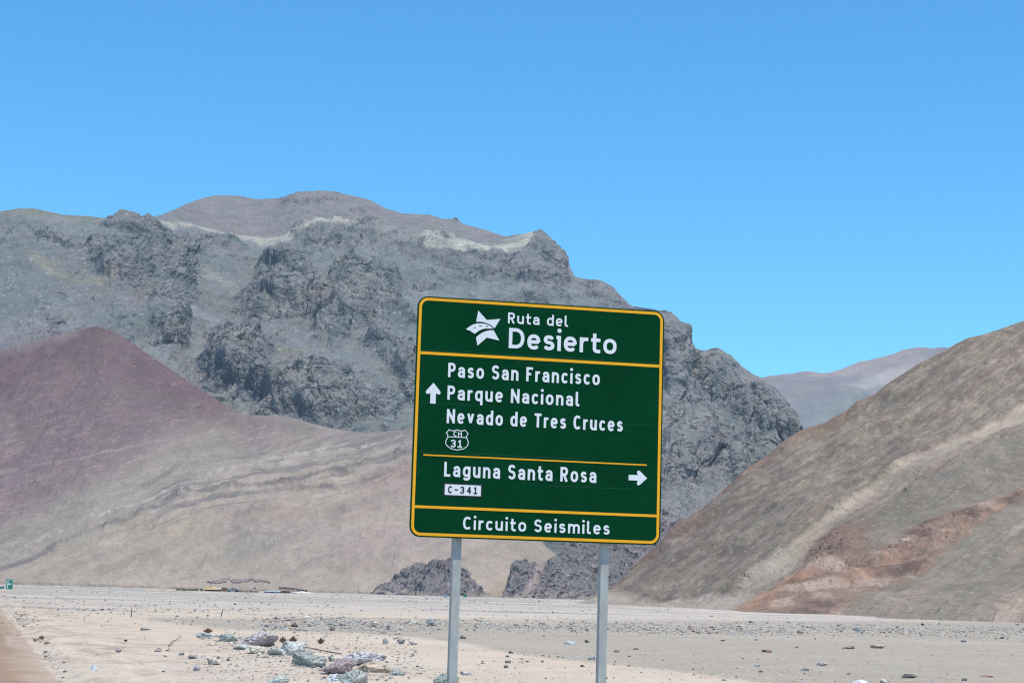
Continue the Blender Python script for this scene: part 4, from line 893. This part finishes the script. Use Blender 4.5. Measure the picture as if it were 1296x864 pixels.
def stroke_field(strokes, T, XX, YY, dots=()):
    f = np.full(XX.shape, 9.0)
    for st in strokes:
        for k in range(len(st) - 1):
            (x0, y0), (x1, y1) = st[k], st[k + 1]; L = math.hypot(x1 - x0, y1 - y0)
            if L < 1e-7: continue
            ux, uy = (x1 - x0) / L, (y1 - y0) / L; a = (XX - x0) * ux + (YY - y0) * uy; b = np.abs(-(XX - x0) * uy + (YY - y0) * ux)
            f = np.minimum(f, np.maximum(np.maximum(-a, a - L), b - T / 2))
            if k > 0: f = np.minimum(f, np.hypot(XX - x0, YY - y0) - T / 2)
    for (x, y, r_) in dots: f = np.minimum(f, np.hypot(XX - x, YY - y) - r_)
    return f

def glyph(ch, cap, T, xs_, wide=False):
    w_, kind, st = GLY[ch]; Wd = max(T, w_ * cap * xs_ + (0 if ch not in 'i' else T)); H = cap if kind == 'c' else cap * .745
    if ch == 'i': Wd = T
    def rx(v): return 0 if v == 'L' else Wd if v == 'R' else T / 2 + v * (Wd - T)
    def ry(v): return {'B': 0, 'T': H, 'A': cap * 1.03, 'D': -.27 * cap, 'K': cap * .97}.get(v) if isinstance(v, str) else T / 2 + v * (H - T)
    S_ = [[(rx(x), ry(y)) for x, y in s] for s in st]; dots = []
    if ch == 'i':
        dots = [(T / 2, cap * 1.0, T * .62)]
        if wide: S_.append([(-T * .35, H - T * .45), (T / 2, H - T * .45)])
    step = T / 7; xs = np.arange(-T * .6, Wd + T * .6, step); ys = np.arange(-.32 * cap, cap * 1.15, step); XX, YY = np.meshgrid(xs, ys)
    f = stroke_field(S_, T, XX, YY, dots)
    if kind == 'x' and ch not in 'gq': f = np.maximum(f, -(YY - 0) - (0 if ch in 'vN' else 9))
    v, fc = contour(f, xs, ys); return v, fc, Wd

M_grn = None
def text_line(s, x0, x1, base, cap, T, mat, parent, z, gap=.18, space=.38, wide=False, tall=1.0):
    def width(sc): return sum((space * cap * sc if ch == ' ' else (T if ch == 'i' else max(T, GLY[ch][0] * cap * sc)) + gap * cap * sc) for ch in s) - gap * cap * sc
    lo, hi = .3, 3
    for _ in range(40):
        mid = (lo + hi) / 2
        if width(mid) < x1 - x0: lo = mid
        else: hi = mid
    sc = lo; x = x0; V, F = [], []; cache = {}
    for ch in s:
        if ch == ' ': x += space * cap * sc; continue
        if ch not in cache: cache[ch] = glyph(ch, cap, T, sc, wide)
        v, f, wd = cache[ch]; b = len(V); V += [(x + a, base + b_, z) for a, b_ in v]; F += [tuple(i + b for i in q) for q in f]; x += wd + gap * cap * sc
    o = mesh_obj('lettering', [(a, -c_, b_) for a, b_, c_ in V], F, mat, parent); return o

def flat(name, polys, mat, parent, z):
    V, F = [], []
    for poly in polys:
        b = len(V); V += [(x, -z, y) for x, y in poly]
        for t in tessellate_polygon([[Vector((x, y, 0)) for x, y in poly]]): F.append(tuple(b + i for i in t))
    o = mesh_obj(name, V, F, mat, parent)
    bm = bmesh.new(); bm.from_mesh(o.data)
    for f in bm.faces:
        f.normal_update()
        if f.normal.y > 0: f.normal_flip()
    bm.to_mesh(o.data); bm.free(); return o

def strokes_obj(name, strokes, T, mat, parent, z, dots=()):
    xs_ = [p_[0] for s in strokes for p_ in s]; ys_ = [p_[1] for s in strokes for p_ in s]; step = T / 4
    xs = np.arange(min(xs_) - T, max(xs_) + T, step); ys = np.arange(min(ys_) - T, max(ys_) + T, step); XX, YY = np.meshgrid(xs, ys)
    v, f = contour(stroke_field(strokes, T, XX, YY), xs, ys); return mesh_obj(name, [(a, -z, b_) for a, b_ in v], f, mat, parent)

def rrect(x0, x1, y0, y1, r_, n=10):
    o = []
    for cx, cy, a0 in ((x1 - r_, y1 - r_, 0), (x0 + r_, y1 - r_, 90), (x0 + r_, y0 + r_, 180), (x1 - r_, y0 + r_, 270)):
        for i in range(n + 1): a = R(a0 + 90 * i / n); o.append((cx + r_ * math.cos(a), cy + r_ * math.sin(a)))
    return o

# sign green with faint film seams and scuffs
def sign_green(name, base):
    m, n, b = new_mat(name); b.inputs['Roughness'].default_value = .45; b.inputs['Specular IOR Level'].default_value = .05
    tc = N(n, 'ShaderNodeTexCoord')
    mp = N(n, 'ShaderNodeMapping'); mp.inputs['Scale'].default_value = (1.2, 1, 60); mp.inputs['Rotation'].default_value = (0, R(1.2), 0); n.links.new(tc.outputs['Object'], mp.inputs[0])
    a = N(n, 'ShaderNodeTexNoise', Scale=1.0, Detail=3.0); n.links.new(mp.outputs[0], a.inputs['Vector'])
    r1 = N(n, 'ShaderNodeMapRange'); r1.inputs[1].default_value = .70; r1.inputs[2].default_value = .78; r1.inputs[3].default_value = 0; r1.inputs[4].default_value = .35; n.links.new(a.outputs['Fac'], r1.inputs[0])
    c2 = N(n, 'ShaderNodeTexNoise', Scale=2.2, Detail=8.0, Roughness=.65); n.links.new(tc.outputs['Object'], c2.inputs['Vector'])
    r2 = N(n, 'ShaderNodeMapRange'); r2.inputs[1].default_value = .3; r2.inputs[2].default_value = .7; r2.inputs[3].default_value = .85; r2.inputs[4].default_value = 1.2; n.links.new(c2.outputs['Fac'], r2.inputs[0])
    vm = N(n, 'ShaderNodeVectorMath', operation='SCALE'); vm.inputs[0].default_value = base; n.links.new(r2.outputs[0], vm.inputs['Scale'])
    mx = N(n, 'ShaderNodeMix', data_type='RGBA'); n.links.new(r1.outputs[0], mx.inputs[0]); n.links.new(vm.outputs[0], mx.inputs[6]); mx.inputs[7].default_value = (.05, .17, .10, 1)
    n.links.new(mx.outputs[2], b.inputs['Base Color']); return m

M_grn = sign_green('sign green film', (.0006, .041, .0135))
M_yel = paint('sign yellow film', (.86, .40, .012), .5, 0, .07, 6, .25); M_wht = paint('sign white film', (.72, .74, .76), .5, 0, .04, 5, .25); M_blk = paint('sign black film', (.012, .012, .016), .5, 0, .1, 6)
M_alu = paint('aluminium back', (.5, .5, .5), .45, .6, .1, 6); M_galv = paint('galvanised steel', (.38, .385, .362), .55, .1, .22, 16, .4, .05, (1, 1, .35))

sc_ = (0.26679532, 17.04006308, 3.79079697); yaw = 0.211451184
sg = empty('road_sign', (sc_[0], sc_[1], 0), 0); sg.rotation_euler = (R(.12), R(.196), yaw)
tag(sg, 'large green road sign with yellow border on two steel posts in the foreground', 'road sign')
ZC = sc_[2]; HW, HH = 1.2, 1.1192
def shift(o): 
    for v in o.data.vertices: v.co.z += ZC
    return o
def prism(name, poly, y0, y1, mat, parent):
    n = len(poly); V = [(x, y0, z) for x, z in poly] + [(x, y1, z) for x, z in poly]
    F = [tuple(range(n))[::1], tuple(range(2 * n - 1, n - 1, -1))] + [(i, i + n, (i + 1) % n + n, (i + 1) % n) for i in range(n)]
    o = mesh_obj(name, V, F, mat, parent)
    bm = bmesh.new(); bm.from_mesh(o.data); bmesh.ops.recalc_face_normals(bm, faces=bm.faces); bm.to_mesh(o.data); bm.free(); return o
panel = shift(prism('panel', rrect(-HW, HW, -HH, HH, .098), 0.0, .022, M_grn, sg))
# yellow border ring and rules, 2 mm proud
def ring(name, outer, inner, mat, parent, z):
    n = len(outer); V = [(x, -z, y) for x, y in outer] + [(x, -z, y) for x, y in inner]; F = [(i, (i + 1) % n, (i + 1) % n + n, i + n) for i in range(n)]
    return mesh_obj(name, V, F, mat, parent)
shift(ring('border', rrect(-HW + .013, HW - .013, -HH + .013, HH - .013, .086), rrect(-HW + .039, HW - .039, -HH + .039, HH - .039, .062), M_yel, sg, .0022))
def bar(x0, x1, yl, yr, t): return [(x0, yl - t / 2), (x1, yr - t / 2), (x1, yr + t / 2), (x0, yl + t / 2)]
for a in ((-1.1605, 1.1605, .585, .585, .027), (-1.1605, 1.1605, -.843, -.843, .025), (-1.097, 1.054, -.364, -.366, .013)): shift(flat('divider', [bar(*a)], M_yel, sg, .0022))
ZL = .0034
SEAM = paint('film seam', (.012, .085, .04), .5, 0, .3, 3)
for xa, xb, zz in ((-1.15, 1.15, .615), (.75, 1.155, .012), (-1.15, .42, -.335), (-1.155, -.62, .118), (.1, .9, -.60)): shift(flat('film_seam', [[(xa, zz - .0015), (xb, zz - .0015), (xb, zz + .0015), (xa, zz + .0015)]], SEAM, sg, .0012))
for s_, x0, x1, bs, cap, T, kw in (('Ruta del', -.336, .248, .911, .103, .0185, dict(gap=.17, space=.42)), ('Desierto', -.322, .730, .6755, .193, .036, dict(gap=.12, wide=True)),
        ('Paso San Francisco', -.892, .573, .3705, .135, .0245, dict()), ('Parque Nacional', -.891, .378, .159, .133, .0245, dict()), ('Nevado de Tres Cruces', -.890, .809, -.060, .133, .0245, dict()),
        ('Laguna Santa Rosa', -.897, .561, -.556, .137, .0245, dict()), ('Circuito Seismiles', -.702, .702, -1.036, .118, .0215, dict())):
    shift(text_line(s_, x0, x1, bs, cap, T * .93, M_wht, sg, ZL, **kw))
# star emblem with a road across it
RV = np.array([.97772318, .20987061, -.00342084]); ZV = np.array([.00289631, .00280658, .99999187]); NV = np.cross(RV, ZV); CV = np.array(sc_)
def pl(px, py):
    d = fw + cr * (px - 648) / FPX - cu * (py - 432) / FPX; t = ((CV - eye) @ NV) / (d @ NV); q = eye + d * t - CV; return (float(q @ RV), float(q @ ZV))
def zs(pts, k, ox, oy): return [pl(ox + x / k, oy + y / k) for x, y in pts]
em = [zs(p_, 14.4, 580, 385) for p_ in ([(335, 118), (490, 288), (737, 268), (632, 438), (600, 405), (545, 370), (480, 343), (400, 323), (350, 318), (295, 320)],
      [(108, 454), (170, 410), (240, 370), (320, 349), (400, 350), (480, 362), (550, 395), (615, 440), (540, 445), (460, 443), (400, 458), (340, 488), (273, 538), (205, 502), (188, 472), (176, 484)],
      [(293, 603), (350, 555), (420, 510), (500, 483), (560, 474), (615, 476), (718, 662), (490, 608), (320, 755)])]
shift(flat('emblem', em, M_wht, sg, ZL))
dash = []
for (xa, ya, xb, yb) in ((246, 440, 290, 418), (350, 395, 400, 392), (468, 395, 516, 411)):
    L = math.hypot(xb - xa, yb - ya); nx_, ny_ = -(yb - ya) / L * 5, (xb - xa) / L * 5; dash.append(zs([(xa + nx_, ya + ny_), (xb + nx_, yb + ny_), (xb - nx_, yb - ny_), (xa - nx_, ya - ny_)], 14.4, 580, 385))
shift(flat('emblem_lane_dash', dash, M_grn, sg, ZL + .0012))
shield = [(143, 72), (165, 84), (195, 86), (230, 75), (265, 86), (295, 86), (316, 78), (350, 118), (334, 142), (332, 160), (350, 200), (350, 232), (332, 262), (290, 286), (255, 290), (228, 297), (200, 289), (160, 280), (122, 252), (104, 222), (107, 190), (128, 158), (127, 130), (112, 108), (143, 72)]
sh = zs(shield, 8.64, 550, 535); shift(strokes_obj('route_shield', [sh, zs([(128, 151), (332, 160)], 8.64, 550, 535)], .0075, M_wht, sg, ZL))
shift(text_line('CH', -.822, -.742, -.180, .048, .0085, M_wht, sg, ZL)); shift(text_line('31', -.845, -.735, -.283, .071, .0125, M_wht, sg, ZL))
# arrows
ax_, ay_ = -1.026, .311
up = [(0, 0), (.066, -.078), (.070, -.092), (.066, -.104), (.052, -.108), (.034, -.103), (.026, -.096), (.026, -.196), (-.026, -.196), (-.026, -.096), (-.034, -.103), (-.052, -.108), (-.066, -.104), (-.070, -.092), (-.066, -.078)]
shift(flat('arrow', [[(ax_ + x, ay_ + y) for x, y in up]], M_wht, sg, ZL))
shift(flat('arrow', [[(1.059 + y * .93, -.491 - x * 1.0) for x, y in up]], M_wht, sg, ZL))
shift(flat('route_plate_edge', [rrect(-.899, -.531, -.737, -.612, .006, 3)], M_blk, sg, .0022)); shift(flat('route_plate', [rrect(-.885, -.544, -.724, -.626, .004, 3)], M_wht, sg, ZL))
shift(text_line('C-341', -.855, -.577, -.707, .066, .0125, M_blk, sg, ZL + .0012, gap=.28))
# rails, posts, bolts
for z in (-.82, 0.0, .82):
    bm = bmesh.new(); box(bm, -1.12, 1.12, .023, .058, ZC + z - .03, ZC + z + .03); bm_obj('rail', bm, M_alu, sg)
for x in (-.738, .679):
    bm = bmesh.new(); box(bm, x - .042, x + .042, .0595, .0595 + .088, -.5, ZC + 1.02); o = bm_obj('post', bm, M_galv, sg)
    md = o.modifiers.new('bevel', 'BEVEL'); md.width = .010; md.segments = 3
    for z in (-.82, 0.0, .82):
        bm = bmesh.new(); bmesh.ops.create_cone(bm, cap_ends=True, segments=8, radius1=.010, radius2=.009, depth=.012, matrix=Matrix.Translation((x, -.006, ZC + z)) @ Matrix.Rotation(R(90), 4, 'X'))
        bmesh.ops.translate(bm, verts=bm.verts, vec=(0, .159, 0)); bm_obj('bolt', bm, M_alu, sg)

# ------------------------------------------------------------------ far signs
def far_sign(pxc, top, bottom, wpx, Y_, mat, label, marks=False, legs=2, colx=None):
    Pt = at(float(pxc), float(top), Y_); Pb = at(float(pxc), float(bottom), Y_); Wd = wpx * Y_ / FPX; Hh = Pt[2] - Pb[2]; zg = gz(Pt[0], Pt[1])[0]
    e = empty('road_sign', (Pt[0], Pt[1], zg)); base = Pb[2] - zg
    bm = bmesh.new(); box(bm, -Wd / 2, Wd / 2, 0, .05, base, base + Hh); bm_obj('panel', bm, mat, e)
    for sx in ((-.3, .3) if legs == 2 else (0,)):
        bm = bmesh.new(); box(bm, sx * Wd - .06, sx * Wd + .06, .06, .18, -.3, base + Hh * .9); bm_obj('post', bm, M_galv, e)
    if marks:
        t = .06
        V = [(-Wd / 2 + t, base + t), (Wd / 2 - t, base + t), (Wd / 2 - t, base + Hh - t), (-Wd / 2 + t, base + Hh - t)]; t2 = .12; V2 = [(-Wd / 2 + t2, base + t2), (Wd / 2 - t2, base + t2), (Wd / 2 - t2, base + Hh - t2), (-Wd / 2 + t2, base + Hh - t2)]
        ring('border', V, V2, M_wfar, e, .012)
        a = -Wd * .22; flat('direction_arrow', [[(a - .13, base + Hh * .1), (a + .13, base + Hh * .1), (a + .13, base + Hh * .47), (a + Wd * .33, base + Hh * .47), (a + Wd * .33, base + Hh * .40), (a + Wd * .5, base + Hh * .52), (a + Wd * .33, base + Hh * .63), (a + Wd * .33, base + Hh * .57), (a + .13, base + Hh * .57), (a + .13, base + Hh * .72), (a + .26, base + Hh * .72), (a, base + Hh * .85), (a - .26, base + Hh * .72), (a - .13, base + Hh * .72)]], M_wfar, e, .014)
        flat('lettering', [[(-Wd * .3, base + Hh * .88), (Wd * .34, base + Hh * .88), (Wd * .34, base + Hh * .91), (-Wd * .3, base + Hh * .91)]], M_wfar, e, .014)
    tag(e, label, 'road sign'); return e
M_wfar = paint('white film far', (.75, .78, .76), .6); M_g2 = paint('bright green film', (.01, .20, .12), .5, 0, .08, 1); M_b2 = paint('teal blue film', (.03, .18, .22), .5, 0, .1, 1); M_b3 = paint('grey blue sheet', (.22, .30, .36), .6, 0, .1, 1)
M_y2 = paint('yellow film far', (.7, .45, .05), .6, 0, .1, 1)
far_sign(12.3, 732, 745.6, 8.8, 560, M_g2, 'far green direction sign with a white branching arrow at the left edge', True)
far_sign(2.2, 741.8, 744.6, 5.6, 620, M_b2, 'small teal board at the very left edge beside the far green sign', legs=1)
far_sign(0.2, 744.9, 746.2, 4, 620, M_y2, 'tiny yellow board under the teal board at the left edge', legs=1)
far_sign(427, 752.6, 755.2, 4.2, 900, M_g2, 'tiny green sign on the flat right of the whitish heap')
far_sign(564, 751, 755.3, 4.4, 900, M_b3, 'small grey-blue board just left of the left sign post far away', legs=1)
far_sign(588.5, 751.5, 755, 4.0, 900, M_g2, 'tiny green sign just right of the left sign post far away')
far_sign(322.5, 743, 744.8, 3.4, 1100, pm('dark board', (.08, .09, .12)), 'tiny dark board above the shrubs right of the huts', legs=1)

# ------------------------------------------------------------------ air
HZ = True
if HZ:
    bm = bmesh.new(); box(bm, -9000, 9000, -600, 13500, -45, 1500); 
    m = bpy.data.materials.new('haze'); m.use_nodes = True; n = m.node_tree; n.nodes.clear(); o_ = n.nodes.new('ShaderNodeOutputMaterial'); v_ = n.nodes.new('ShaderNodeVolumePrincipled')
    v_.inputs['Color'].default_value = (.62, .78, 1.0, 1); v_.inputs['Density'].default_value = 2.1e-5; v_.inputs['Anisotropy'].default_value = 0.0; n.links.new(v_.outputs[0], o_.inputs['Volume'])
    hz = bm_obj('haze', bm, m); tag(hz, 'thin bluish air haze over the whole valley', 'haze', kind='stuff')
